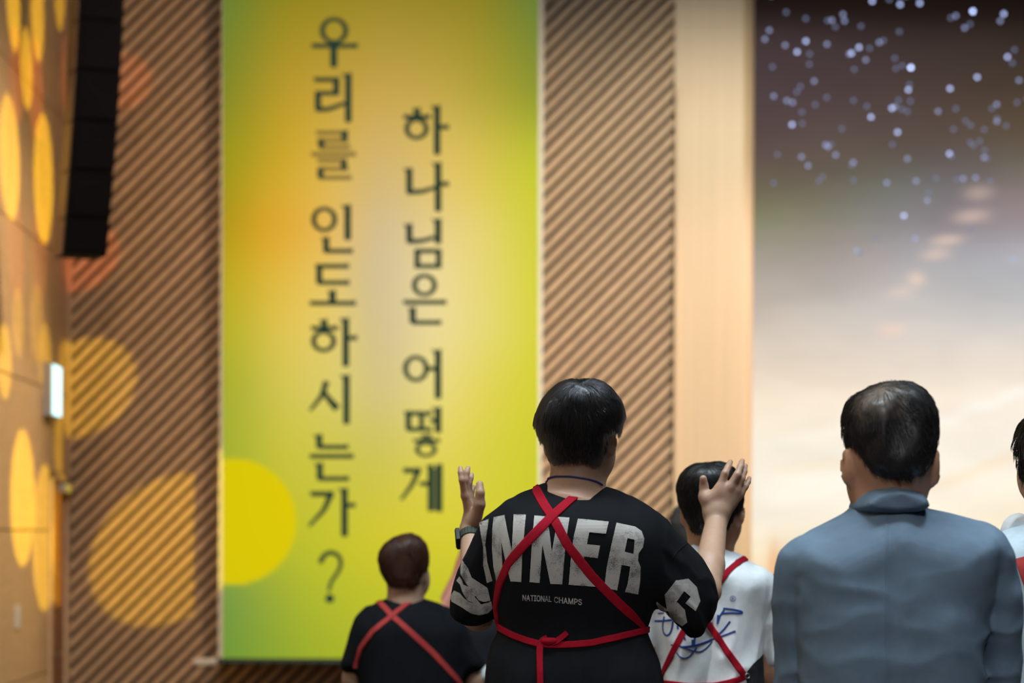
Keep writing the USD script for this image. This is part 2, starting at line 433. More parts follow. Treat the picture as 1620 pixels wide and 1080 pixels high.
def sweep(pts, w0, w1):
    """A stroke along points whose width runs from w0 to w1."""
    p = np.asarray(pts, float)
    d = np.r_[0, np.cumsum(np.hypot(*np.diff(p, axis=0).T))]
    t = np.linspace(0, d[-1], 24)
    q = np.stack([np.interp(t, d, p[:, 0]), np.interp(t, d, p[:, 1])], 1)
    q = np.stack([gaussian_filter(q[:, k], 1.5, mode="nearest") for k in range(2)], 1)
    g = np.gradient(q, axis=0)
    n = np.stack([-g[:, 1], g[:, 0]], 1) / np.linalg.norm(g, axis=1, keepdims=True)
    wd = np.linspace(w0, w1, 24)[:, None] / 2
    return Polygon(np.vstack([q + n * wd, (q - n * wd)[::-1]])).buffer(0)


GLYPHS = [
    [ring(528.5, 48.5, 22, 20.5), hor(493, 565, 72.5), ver(528, 72, 107, 10, 0)],
    [hor(497, 536, 126), ver(532, 124, 148, 9, 0), hor(499, 536, 147.5), ver(503, 147, 175, 9, 0), sweep([(499, 173), (520, 173), (546, 163)], 7, 5), ver(551, 116, 194)],
    "faded",
    [ring(513, 347, 20, 19.5), ver(550, 324, 380), ver(516, 375, 400, 9, 3), hor(513, 557, 397)],
    [hor(499, 551, 421), ver(505, 420, 449, 9, 0), hor(502, 552, 447), ver(526, 459, 479, 10, 2), hor(490, 562, 479.5)],
    [ver(513, 505, 521, 9, 3), hor(492, 534, 519), ring(512, 539.5, 19.5, 17), ver(547, 503, 580), hor(547, 564, 534.5)],
    [sweep([(517, 602), (509, 626), (490, 650)], 9, 3.5), sweep([(511, 617), (520, 631), (534, 647)], 6, 11), ver(548, 593, 671)],
    [ver(505, 687, 710, 9, 4), hor(504, 550, 707), hor(490, 558, 721.5), ver(506, 732, 760, 9, 4), hor(505, 551, 757)],
    [hor(491, 527, 781, 7), sweep([(524, 780), (513, 806), (488, 833)], 9, 3.5), ver(545, 772, 849), hor(545, 561, 799)],
    [sweep([(507, 893), (508, 881), (522, 871), (538, 878), (541, 893), (534, 907), (523, 919), (520, 937)], 7, 4), Point(521.6, 946.5).buffer(6.5)],
    [ver(660, 171, 187, 9, 3), hor(638, 680, 185), ring(659, 203.5, 19, 17), ver(691.5, 167, 245), hor(692, 709, 201)],
    [ver(647.5, 266, 307, 9, 4), sweep([(645, 304), (668, 303), (690, 296)], 7, 5), ver(693, 257, 335), hor(693, 709, 291)],
    [ver(647.5, 354, 384, 9, 4), sweep([(645, 382), (668, 381), (688, 375)], 7, 5), ver(693, 346, 386), Polygon([(656, 394), (698, 394), (698, 424), (656, 424)], [[(664, 400), (690, 400), (690, 418), (664, 418)]])],
    [ring(671.5, 451, 19.5, 17.5), hor(638, 705, 478), ver(653, 486, 512, 9, 3), hor(652, 697, 510)],
    [ring(658, 583, 20, 20.5), hor(676, 694, 583, 6), ver(693, 553, 631)],
    [ver(646, 650, 681, 8, 3), hor(644, 664, 654), hor(644, 664, 679), ver(667, 652, 681, 7, 0), hor(666, 682, 654), hor(666, 682, 679), hor(680, 692, 665, 6), ver(693, 644, 685), hor(666, 682, 690, 5), hor(654, 695, 697, 5), ring(674, 710.5, 17, 12, 6, 4)],
    [hor(638, 665, 744, 7), sweep([(662, 743), (653, 765), (634, 791)], 8, 3.5), hor(664, 680, 765, 6), ver(681, 735, 809, 8, 2), ver(695, 734, 810, 9, 2), "band"],
]


def px_poly(g, depth):
    def conv(c):
        q = [P(a, b, depth) for a, b in np.asarray(c)[:, :2]]
        return [(p[0], p[2]) for p in q]
    out = []
    for a in getattr(g, "geoms", [g]):
        out.append(Polygon(conv(a.exterior.coords), [conv(h.coords) for h in a.interiors]).buffer(0))
    return unary_union(out)


for g in GLYPHS:
    if g == "faded":                   # this syllable's level strokes drown in the screen's line pattern
        dark = [ver(545, 206, 224, 10, 0), ver(508, 220, 235, 10, 0), ver(544, 253, 269, 10, 0), ver(507, 266, 283, 10, 0)]
        lt = obj("letter", local(extrude_xz(px_poly(dark[0], SCR_Y - 0.004), SCR_Y - 0.006, SCR_Y - 0.003)), M["ink"], ps, smooth=False)
        for q in dark[1:]:
            obj("stroke", local(extrude_xz(px_poly(q, SCR_Y - 0.004), SCR_Y - 0.006, SCR_Y - 0.003)), M["ink"], lt, smooth=False)
        for q in (hor(500, 550, 210), hor(502, 550, 222), hor(505, 553, 233), hor(492, 562, 244), hor(502, 548, 254), hor(503, 550, 267), hor(505, 555, 281)):
            tag(obj("faded_stroke", local(extrude_xz(px_poly(q.buffer(0.5).difference(unary_union(dark)), SCR_Y - 0.004), SCR_Y - 0.006, SCR_Y - 0.003)), M["ink_pale"], lt, smooth=False), "washed-out level stroke")
    else:
        if "band" in g:
            tag(obj("letter_band", local(extrude_xz(px_poly(sbox(684, 740, 692, 808), SCR_Y - 0.004), SCR_Y - 0.005, SCR_Y - 0.003)), M["ink_mid"], ps, smooth=False), "greyish band between the last letter's two uprights")
            g = g[:-1]
        obj("letter", local(extrude_xz(px_poly(unary_union(g).buffer(0.6), SCR_Y - 0.004), SCR_Y - 0.006, SCR_Y - 0.003)), M["ink"], ps, smooth=False)

# ------------------------------------------------------------------ video wall: stars above a sunset
VW_Y = 16.75
X = np.linspace(1180, 2350, 150)
Y = np.linspace(-170, 1150, 190)
rows = [(-170, [(1200, (16, 12, 12)), (1620, (16, 12, 11)), (2350, (20, 16, 14))]),
        (20, [(1200, (28, 20, 17)), (1620, (26, 18, 14)), (2350, (26, 18, 14))]),
        (46, [(1200, (66, 53, 54)), (1620, (50, 40, 36)), (2350, (50, 40, 36))]),
        (120, [(1200, (76, 62, 64)), (1400, (74, 61, 60)), (1620, (70, 58, 48)), (2350, (64, 54, 46))]),
        (200, [(1200, (86, 70, 70)), (1400, (88, 75, 70)), (1620, (92, 76, 60)), (2350, (84, 72, 60))]),
        (260, [(1200, (100, 86, 78)), (1400, (104, 94, 82)), (1500, (102, 92, 92)), (1620, (110, 104, 92)), (2350, (104, 96, 88))]),
        (300, [(1200, (112, 102, 80)), (1300, (112, 104, 88)), (1420, (112, 118, 112)), (1530, (118, 112, 116)), (1620, (140, 124, 120)), (2350, (130, 118, 116))]),
        (345, [(1200, (132, 134, 102)), (1290, (136, 134, 112)), (1380, (134, 132, 128)), (1500, (140, 128, 134)), (1620, (156, 140, 142)), (2350, (150, 138, 140))]),
        (400, [(1200, (164, 154, 142)), (1350, (168, 156, 152)), (1450, (168, 166, 170)), (1620, (174, 175, 182)), (2350, (172, 172, 180))]),
        (460, [(1200, (186, 174, 162)), (1400, (190, 184, 180)), (1620, (192, 192, 194)), (2350, (192, 192, 194))]),
        (520, [(1200, (210, 197, 182)), (1400, (212, 204, 196)), (1620, (214, 208, 202)), (2350, (214, 208, 202))]),
        (580, [(1200, (235, 217, 196)), (1400, (234, 218, 202)), (1620, (238, 224, 208)), (2350, (238, 224, 208))]),
        (640, [(1200, (248, 231, 206)), (1400, (250, 234, 212)), (1620, (252, 240, 222)), (2350, (252, 240, 222))]),
        (690, [(1200, (253, 241, 220)), (1400, (254, 244, 226)), (1620, (254, 244, 230)), (2350, (254, 244, 230))]),
        (760, [(1200, (255, 246, 230)), (1400, (255, 248, 234)), (1620, (254, 242, 222)), (2350, (254, 242, 222))]),
        (830, [(1200, (255, 245, 224)), (1620, (253, 238, 210)), (2350, (253, 238, 210))]),
        (950, [(1200, (248, 214, 160)), (1620, (250, 222, 180)), (2350, (250, 222, 180))]),
        (1150, [(1200, (240, 180, 110)), (2350, (240, 186, 120))])]
C = bilinear_table(rows, X, Y, 3.0)
gx, gy = np.meshgrid(X, Y)


def dab(cx, cy, rx, ry, ang, color, amount):
    global C
    c, s = math.cos(ang), math.sin(ang)
    u, v = ((gx - cx) * c + (gy - cy) * s) / rx, (-(gx - cx) * s + (gy - cy) * c) / ry
    k = (amount * np.exp(-(u * u + v * v) ** 1.3))[..., None]
    C = C * (1 - k) + np.array(color, float) * k


for cx, cy, rx, ry, k in ((1536, 342, 30, 11, 0.55), (1498, 380, 28, 8, 0.7), (1480, 402, 24, 9, 0.6), (1450, 441, 14, 11, 0.75), (1426, 461, 24, 9, 0.45), (1410, 522, 22, 9, 0.7), (1548, 305, 24, 12, 0.4)):
    dab(cx, cy, rx, ry, -0.12, (240, 208, 188), k)
for k in range(12):                                     # lit cloud edges
    dab(1490 + k * 17, 668 - k * 6.6 + 5 * math.sin(k * 1.7), 17, 9, -0.35, (255, 248, 236), 0.75)
    dab(1210 + k * 15, 706 - k * 3.2, 17, 8, -0.15, (255, 246, 228), 0.6)
    dab(1480 + k * 20, 770 - k * 8.0, 20, 9, -0.3, (255, 232, 200), 0.5)
dab(1300, 735, 90, 10, -0.1, (250, 226, 190), 0.4)
dab(1224, 905, 9, 46, 0, (238, 170, 118), 0.7)
dab(1240, 905, 20, 40, 0, (246, 190, 140), 0.6)
nz = meshkit.fbm(np.stack([gx / 130, gy / 45, 0 * gx], -1), 4, 3)[..., None]
C = C * (1 + (nz - 0.5) * 0.10)
C = np.clip(C.reshape(-1, 3), 0, 255) / 255
C = np.where(C <= 0.04045, C / 12.92, ((C + 0.055) / 1.055) ** 2.4)
vo = P(1600, 1150, VW_Y)
vw = thing("video_wall", "large video wall showing stars above a glowing sunset sky", "screen", vo)
fx0, fx1 = P(1180, 500, VW_Y)[0], P(2352, 500, VW_Y)[0]
obj("screen_body", local(bx(fx0 - 0.03, fx1 + 0.03, VW_Y + 0.01, VW_Y + 0.14, P(1600, 1156, VW_Y)[2], P(1600, -176, VW_Y)[2], 0.01), vo), M["black_paint"], vw)
obj("sky_picture", local(grid_sheet(X, Y, VW_Y), vo), tinted_glow("video_wall_light"), vw, smooth=False, colors=C)
rng = np.random.default_rng(7)
known = [(1441, 107, 3), (1539, 18, 3), (1359, 75, 2), (1347, 84, 2), (1275, 65, 2), (1261, 82, 2), (1437, 142, 2), (1503, 140, 2), (1546, 122, 2), (1411, 171, 2), (1378, 185, 2), (1253, 197, 2), (1502, 243, 2),
         (1594, 90, 2), (1588, 22, 2), (1420, 209, 2), (1557, 249, 1), (1403, 289, 1), (1467, 317, 1), (1430, 341, 2), (1355, 396, 1), (1448, 377, 1), (1306, 229, 1), (1322, 245, 1), (1310, 232, 1), (1268, 248, 1),
         (1224, 152, 1), (1254, 162, 1), (1484, 176, 1), (1577, 165, 1), (1577, 192, 1), (1424, 7, 2), (1455, 5, 2), (1380, 2, 2), (1526, 44, 1), (1512, 25, 1), (1391, 67, 1), (1336, 33, 1), (1316, 32, 1), (1217, 48, 1), (1210, 62, 1)]
stars = [(x, y, b) for x, y, b in known]
for k in range(420):
    x, y = rng.uniform(1205, 2330), rng.uniform(-160, 420) if k % 3 else rng.uniform(-160, 300)
    if x < 1640 and y > 290 and rng.random() < 0.75:
        continue
    stars.append((x, y, 2 if (x > 1640 and rng.random() < 0.15) else (1 if rng.random() < 0.16 else 0)))
a6 = np.linspace(0, 2 * math.pi, 8, endpoint=False)
for tier, (name, st) in enumerate((("faint_stars", 0.55), ("stars", 1.15), ("bright_stars", 2.7), ("brightest_stars", 6.0))):
    ms = []
    for x, y, b in stars:
        if b == tier:
            c = P(x, y, VW_Y - 0.004)
            v = np.vstack([c, c + np.stack([0.0135 * np.cos(a6), 0 * a6, 0.0135 * np.sin(a6)], 1)])
            ms.append(trimesh.Trimesh(v, [(0, 1 + (i + 1) % 8, 1 + i) for i in range(8)], process=False))
    tag(obj(name, local(trimesh.util.concatenate(ms), vo), glow(name + "_light", L(165, 180, 225), st * (1 if tier else 1)), vw, smooth=False), kind="stuff")
obj("screen_support", local(bx(fx0 + 0.1, fx1 - 0.1, VW_Y + 0.02, VW_Y + 0.12, -0.25, P(1600, 1156, VW_Y)[2] - 0.002), vo), M["black_paint"], vw, smooth=False)

# ------------------------------------------------------------------ line array loudspeaker hanging at the left
AY = 13.0
yaw = math.radians(22)
fwd, rgt = np.array([math.sin(yaw), -math.cos(yaw), 0]), np.array([math.cos(yaw), math.sin(yaw), 0])
joints = [-203, -126, -49, 28, 105, 182, 259, 332, 391]


def lean(py):                        # how far the array has curved back (metres) at this height
    t = max(0.0, (py + 60) / 450.0)
    return 0.37 * t ** 1.5


top = P(130, -203, AY)
la = thing("line_array", "black curved line array of loudspeaker cabinets hanging at the left wall", "loudspeaker", (top[0], AY, P(0, 391, AY)[2]))
lo = np.array([top[0], AY, P(0, 391, AY)[2]])
W_, D_ = 0.245, 0.21
front_left = lambda py: np.array([P(127, 0, AY)[0], AY, P(127, py, AY)[2]]) - fwd * lean(py)
for a, b in zip(joints[:-1], joints[1:]):
    q = []
    for py, off in ((a + 1.0, 0), (b - 1.0, 0)):
        f0 = front_left(py)
        taper = 0.0
        for dd, sx0, sx1 in ((0.0, 0.0, W_), (-D_, taper, W_ - taper)):
            for sx in (sx0, sx1):
                q.append(f0 + rgt * sx + fwd * dd)
    m = trimesh.convex.convex_hull(np.array(q))
    c = obj("cabinet", local(m, lo), M["black_paint"], la, smooth=False)
    f0, f1 = front_left(a + 4), front_left(b - 4)
    g = np.array([f0 + rgt * 0.015, f0 + rgt * (W_ - 0.015), f1 + rgt * (W_ - 0.015), f1 + rgt * 0.015])
    g = np.vstack([g, g + fwd * 0.012])
    obj("grille", local(trimesh.convex.convex_hull(g), lo), M["grille"], c, smooth=False)
    h = []
    for py in (a + 1.5, b - 1.5):
        f0 = front_left(py)
        for dd in (-0.012, -0.195):
            for o in (-0.0005, -0.007):
                h.append(f0 + rgt * (o) + fwd * dd)
    tag(obj("side_plate", local(trimesh.convex.convex_hull(np.array(h)), lo), M["brown_side"], c, smooth=False), "brown side plate")
fr0 = front_left(-205)
obj("fly_frame", local(bx(fr0[0] - 0.02, fr0[0] + 0.30, AY + 0.02, AY + 0.30, fr0[2] + 0.0, fr0[2] + 0.06, 0.008), lo), M["black_paint"], la)
obj("hanging_cable", local(bx(fr0[0] + 0.13, fr0[0] + 0.145, AY + 0.15, AY + 0.165, fr0[2] + 0.05, CEIL), lo), M["grey_metal"], la, smooth=False)

# ------------------------------------------------------------------ emergency exit light box, wall switch
ey0, ey1 = 15.0, 15.34
ez0, ez1 = P(88, 660, 15.2)[2], P(88, 577, 15.2)[2]
eo = (WALL_X, (ey0 + ey1) / 2, ez0)
ex = thing("exit_light", "small glowing pale cyan light box on the left wall", "exit sign", eo)
obj("housing", local(bx(WALL_X, WALL_X + 0.058, ey0, ey1, ez0, ez1, 0.006), eo), M["grey_metal"], ex)
fm = bx(WALL_X + 0.056, WALL_X + 0.066, ey0 + 0.008, ey1 - 0.008, ez0 + 0.008, ez1 - 0.008, 0.004)
tag(obj("lit_face", local(fm, eo), glow("exit_glow", (0.62, 1.0, 0.97), 1.9), ex), "glowing pale cyan face")
s0 = left_wall_point(27, 975)
so = (WALL_X, s0[1], s0[2])
sw_ = thing("wall_switch", "pale grey switch plate on the left wall", "switch", so)
obj("plate", local(bx(WALL_X, WALL_X + 0.012, s0[1] - 0.06, s0[1] + 0.06, s0[2] - 0.07, s0[2] + 0.07, 0.004), so), M["white_metal"], sw_)
obj("rocker", local(bx(WALL_X + 0.011, WALL_X + 0.017, s0[1] - 0.02, s0[1] + 0.02, s0[2] - 0.035, s0[2] + 0.035, 0.002), so), M["white_metal"], sw_)

# ================================================================== people
# Bodies and clothes are implicit surfaces (distance-like fields), meshed by surface nets.
def smin(a, b, k):
    if k <= 0:
        return np.minimum(a, b)
    h = np.clip(0.5 + 0.5 * (b - a) / k, 0, 1)
    return b * (1 - h) + a * h - k * h * (1 - h)


def cone(a, b, ra, rb):
    """A limb: capsule from a to b whose radius runs from ra to rb."""
    a, b = np.asarray(a, float), np.asarray(b, float)
    d = b - a
    dd = float(d @ d)

    def f(p):
        q = p - a
        t = np.clip(q @ d / dd, 0, 1)
        return np.sqrt(((q - t[:, None] * d) ** 2).sum(1)) - (ra + (rb - ra) * t)
    return f


def ellipsoid(c, r, R=None):
    c, r = np.asarray(c, float), np.asarray(r, float)

    def f(p):
        q = p - c
        if R is not None:
            q = q @ R
        k0 = np.sqrt(((q / r) ** 2).sum(1))
        k1 = np.sqrt(((q / (r * r)) ** 2).sum(1))
        return k0 * (k0 - 1) / np.maximum(k1, 1e-9)
    return f


def union(fs, k=0.0):
    def f(p):
        out = fs[0](p)
        for g in fs[1:]:
            out = smin(out, g(p), k)
        return out
    return f


class Form:
    """A rounded form with a given outline in (x, z): as wide as the outline, 2 H deep, centred on the surface y = yc(x, z), with its edge rounded over R."""

    def __init__(self, outline_px, depth, H, R, yc, soft=0.004, cell=0.004, smooth_px=True, power=2.0):
        q = np.array([P(a, b, depth) for a, b in outline_px])[:, [0, 2]]
        if smooth_px:                          # round the traced polygon a little
            d = np.r_[q, q[:1]]
            s = np.r_[0, np.cumsum(np.linalg.norm(np.diff(d, axis=0), axis=1))]
            t = np.linspace(0, s[-1], 260, endpoint=False)
            q = np.stack([gaussian_filter(np.interp(t, s, d[:, k]), 1.3, mode="wrap") for k in range(2)], 1)
        self.lo = q.min(0) - 0.10
        self.hi = q.max(0) + 0.10
        self.h, self.H, self.R, self.yc, self.power = cell, H, R, yc, power
        n = np.ceil((self.hi - self.lo) / cell).astype(int) + 1
        gx, gz = np.meshgrid(self.lo[0] + cell * np.arange(n[0]), self.lo[1] + cell * np.arange(n[1]), indexing="ij")
        p = np.stack([gx.ravel(), gz.ravel()], 1)
        best = np.full(len(p), 1e9)
        inside = np.zeros(len(p), bool)
        for a, b in zip(q, np.roll(q, -1, 0)):
            d = b - a
            t = np.clip(((p - a) @ d) / max(d @ d, 1e-12), 0, 1)
            best = np.minimum(best, ((p - a - t[:, None] * d) ** 2).sum(1))
            c = (a[1] > p[:, 1]) != (b[1] > p[:, 1])
            if abs(d[1]) > 1e-12:
                inside ^= c & (p[:, 0] < a[0] + d[0] * (p[:, 1] - a[1]) / d[1])
        d2 = np.sqrt(best) * np.where(inside, -1, 1)
        self.d2 = gaussian_filter(d2.reshape(n), soft / cell) if soft > 0 else d2.reshape(n)
        self.bounds = (self.lo + 0.09, self.hi - 0.09)

    def __call__(self, p):
        ij = np.stack([(p[:, 0] - self.lo[0]) / self.h, (p[:, 2] - self.lo[1]) / self.h])
        d2 = map_coordinates(self.d2, ij, order=1, mode="nearest")
        out = np.maximum(np.maximum(self.lo[0] - p[:, 0], p[:, 0] - self.hi[0]), np.maximum(self.lo[1] - p[:, 2], p[:, 2] - self.hi[1]))
        d2 = d2 + np.maximum(out, 0)
        e = np.maximum(d2 + self.R, 0) / self.R
        w = np.abs(p[:, 1] - self.yc(p[:, 0], p[:, 2])) / self.H
        k = self.power
        return ((e ** k + w ** k) ** (1 / k) - 1) * min(self.R, self.H)


def grow(f, d):
    return lambda p: f(p) - d


def wrinkled(f, amp, scale, seed=0, turn=0.0, where=None):
    """Adds soft folds, running along the direction that `turn` (radians from the vertical) gives."""
    c, s = math.cos(turn), math.sin(turn)

    def g(p):
        d = f(p)
        near = np.abs(d) < 0.03
        q = p[near]
        u = np.stack([(q[:, 0] * c - q[:, 2] * s) * scale[0], q[:, 1] * scale[1], (q[:, 0] * s + q[:, 2] * c) * scale[2]], 1)
        n = meshkit.noise(u, seed) * 0.65 + meshkit.noise(u * 2.1 + 7, seed + 5) * 0.35
        n = (1 - np.abs(2 * n - 1)) ** 2 - 0.35
        if where is not None:
            n = n * where(q)
        d[near] -= amp * n
        return d
    return g


def surface(f, lo, hi, h):
    """Surface nets of f < 0 in the box lo..hi with cells of size h; evaluated only near the surface."""
    lo, hi = np.asarray(lo, float), np.asarray(hi, float)
    B = 4
    nb = np.ceil((hi - lo) / (h * B)).astype(int) + 1
    n = nb * B + 1
    axes = [lo[k] + h * B * (np.arange(nb[k]) + 0.5) for k in range(3)]
    c = np.stack(np.meshgrid(*axes, indexing="ij"), -1).reshape(-1, 3)
    v = np.concatenate([f(c[i:i + 200000]) for i in range(0, len(c), 200000)])
    act = (np.abs(v) < h * B * 1.35).reshape(nb)
    F = np.repeat(np.repeat(np.repeat(np.where(v < 0, -1.0, 1.0).astype(np.float32).reshape(nb), B, 0), B, 1), B, 2)
    F = np.pad(F, ((0, 1),) * 3, mode="edge")
    need = np.repeat(np.repeat(np.repeat(act, B, 0), B, 1), B, 2)
    nd = np.zeros(n, bool)
    for a in (0, 1):
        for b in (0, 1):
            for cc in (0, 1):
                nd[a:n[0] - 1 + a, b:n[1] - 1 + b, cc:n[2] - 1 + cc] |= need
    idx = np.argwhere(nd)
    pts = lo + idx * h
    val = np.concatenate([f(pts[i:i + 200000]) for i in range(0, len(pts), 200000)])
    F[nd] = val
    S = F < 0
    cnt = sum(S[a:n[0] - 1 + a, b:n[1] - 1 + b, cc:n[2] - 1 + cc].astype(np.int8) for a in (0, 1) for b in (0, 1) for cc in (0, 1))
    cells = np.argwhere((cnt > 0) & (cnt < 8))
    num = np.full(cnt.shape, -1, np.int64)
    num[tuple(cells.T)] = np.arange(len(cells))
    acc, k = np.zeros((len(cells), 3)), np.zeros(len(cells))
    corners = [(a, b, cc) for a in (0, 1) for b in (0, 1) for cc in (0, 1)]
    for A in corners:
        for ax in range(3):
            if A[ax] == 0:
                Bc = list(A); Bc[ax] = 1
                fa = F[tuple((cells + A).T)].astype(float); fb = F[tuple((cells + Bc).T)].astype(float)
                x = (fa < 0) != (fb < 0)
                t = np.where(x, fa / np.where(x, fa - fb, 1), 0)
                q = np.tile(np.array(A, float), (len(cells), 1)); q[:, ax] += t
                acc += q * x[:, None]; k += x
    verts = lo + h * (cells + acc / np.maximum(k, 1)[:, None])
    faces = []
    for ax in range(3):
        o1, o2 = [a for a in range(3) if a != ax]
        sl = [slice(None)] * 3
        sa, sb = list(sl), list(sl)
        sa[ax], sb[ax] = slice(0, -1), slice(1, None)
        e = np.argwhere(S[tuple(sa)] != S[tuple(sb)])
        e = e[(e[:, o1] > 0) & (e[:, o2] > 0) & (e[:, o1] < n[o1] - 1) & (e[:, o2] < n[o2] - 1)]
        flip = S[tuple(e.T)]
        ids = []
        for d1, d2 in ((1, 1), (0, 1), (0, 0), (1, 0)):
            q = e.copy(); q[:, o1] -= d1; q[:, o2] -= d2
            ids.append(num[tuple(q.T)])
        q = np.stack(ids, 1)
        q = np.where((flip ^ (ax == 1))[:, None], q, q[:, ::-1])
        faces += [q[:, [0, 1, 2]], q[:, [0, 2, 3]]]
    f_ = np.vstack(faces)
    f_ = f_[(f_ >= 0).all(1)]
    m = trimesh.Trimesh(verts, f_, process=False)
    return m


def grad(f, p, e=0.0015):
    g = np.stack([f(p + d) - f(p - d) for d in np.eye(3) * e], 1)
    return g / np.maximum(np.linalg.norm(g, axis=1, keepdims=True), 1e-9)


def trace(f, px, depth, back=0.40):
    """Where the camera's rays through the pixels px first meet f (nearest approach where they miss), and the normals."""
    px = np.asarray(px, float)
    q = np.array([P(a, b, depth) for a, b in px])
    o = np.array([0, 0, CAMZ])
    d = (q - o) / np.linalg.norm(q - o, axis=1, keepdims=True)
    p = q - d * back
    best, bp = np.full(len(p), 1e9), p.copy()
    for _ in range(90):
        v = f(p)
        better = v < best
        best[better], bp[better] = v[better], p[better]
        p = p + d * np.clip(v * 0.7, -0.01, 0.03)[:, None]
    v = f(p)
    better = np.abs(v) < best
    bp[better] = p[better]
    for _ in range(4):
        g = grad(f, bp)
        bp = bp - g * f(bp)[:, None] * 0.8
    return bp, grad(f, bp)


def px_curve(pts, n=60, smooth=1.6):
    p = np.asarray(pts, float)
    d = np.r_[0, np.cumsum(np.hypot(*np.diff(p, axis=0).T))]
    t = np.linspace(0, d[-1], n)
    q = np.stack([np.interp(t, d, p[:, 0]), np.interp(t, d, p[:, 1])], 1)
    return np.stack([gaussian_filter(q[:, k], smooth, mode="nearest") for k in range(2)], 1)


def band(f, pts, depth, width, lift=0.0028, n=70, taper=None, smooth=1.6):
    """A woven tape lying on f along the pixel polyline pts."""
    q = px_curve(pts, n, smooth)
    p, nn = trace(f, q, depth)
    t = np.gradient(p, axis=0)
    t /= np.linalg.norm(t, axis=1, keepdims=True) + 1e-12
    s = np.cross(t, nn)
    s /= np.linalg.norm(s, axis=1, keepdims=True) + 1e-12
    s = np.stack([gaussian_filter(s[:, k], 1.5, mode="nearest") for k in range(3)], 1)
    w = np.full(n, width) if taper is None else np.interp(np.linspace(0, 1, n), [a for a, _ in taper], [b * width for _, b in taper])
    rows = []
    for u, l in ((-0.5, -0.002), (-0.5, lift * 0.75), (-0.42, lift), (-0.2, lift), (0, lift), (0.2, lift), (0.42, lift), (0.5, lift * 0.75), (0.5, -0.002)):
        c = p + s * (w * u)[:, None]
        for _ in range(2):
            c = c - grad(f, c) * f(c)[:, None] * 0.7
        rows.append(c + grad(f, c) * l)
    v = np.stack(rows, 1)
    k = v.shape[1]
    i, j = np.meshgrid(np.arange(n - 1), np.arange(k - 1), indexing="ij")
    a = (i * k + j).ravel()
    fq = np.stack([a, a + 1, a + k + 1, a + k], 1)
    m = trimesh.Trimesh(v.reshape(-1, 3), np.vstack([fq[:, [0, 1, 2]], fq[:, [0, 2, 3]]]), process=False)
    if (m.face_normals * np.repeat(nn[:1], len(m.faces), 0)).sum(1).mean() < 0:
        m.invert()
    return m


def decal(f, poly, depth, lift=0.0020, cell=5.0):
    """Print: the pixel polygon laid on the surface of f, cut in small cells so that it follows the cloth."""
    x0, y0, x1, y1 = poly.bounds
    vs, fs, base = [], [], 0
    from shapely.prepared import prep
    pp = prep(poly)
    for i in range(int((x1 - x0) / cell) + 1):
        for j in range(int((y1 - y0) / cell) + 1):
            c = sbox(x0 + i * cell, y0 + j * cell, x0 + (i + 1) * cell, y0 + (j + 1) * cell)
            if not pp.intersects(c):
                continue
            g = c if pp.contains(c) else poly.intersection(c)
            for a in getattr(g, "geoms", [g]):
                if a.geom_type != "Polygon" or a.area < 1e-3:
                    continue
                v, t = trimesh.creation.triangulate_polygon(a, engine="earcut")
                vs.append(v); fs.append(t + base); base += len(v)
    v, t = np.vstack(vs), np.vstack(fs)
    p, nn = trace(f, v, depth)
    m = trimesh.Trimesh(p + nn * lift, t, process=False)
    if (m.face_normals * nn[t[:, 0]]).sum() < 0:
        m.invert()
    return m


def scale_poly(pts, s, ox, oy):
    return Polygon([(ox + a / s, oy + b / s) for a, b in pts]).buffer(0)


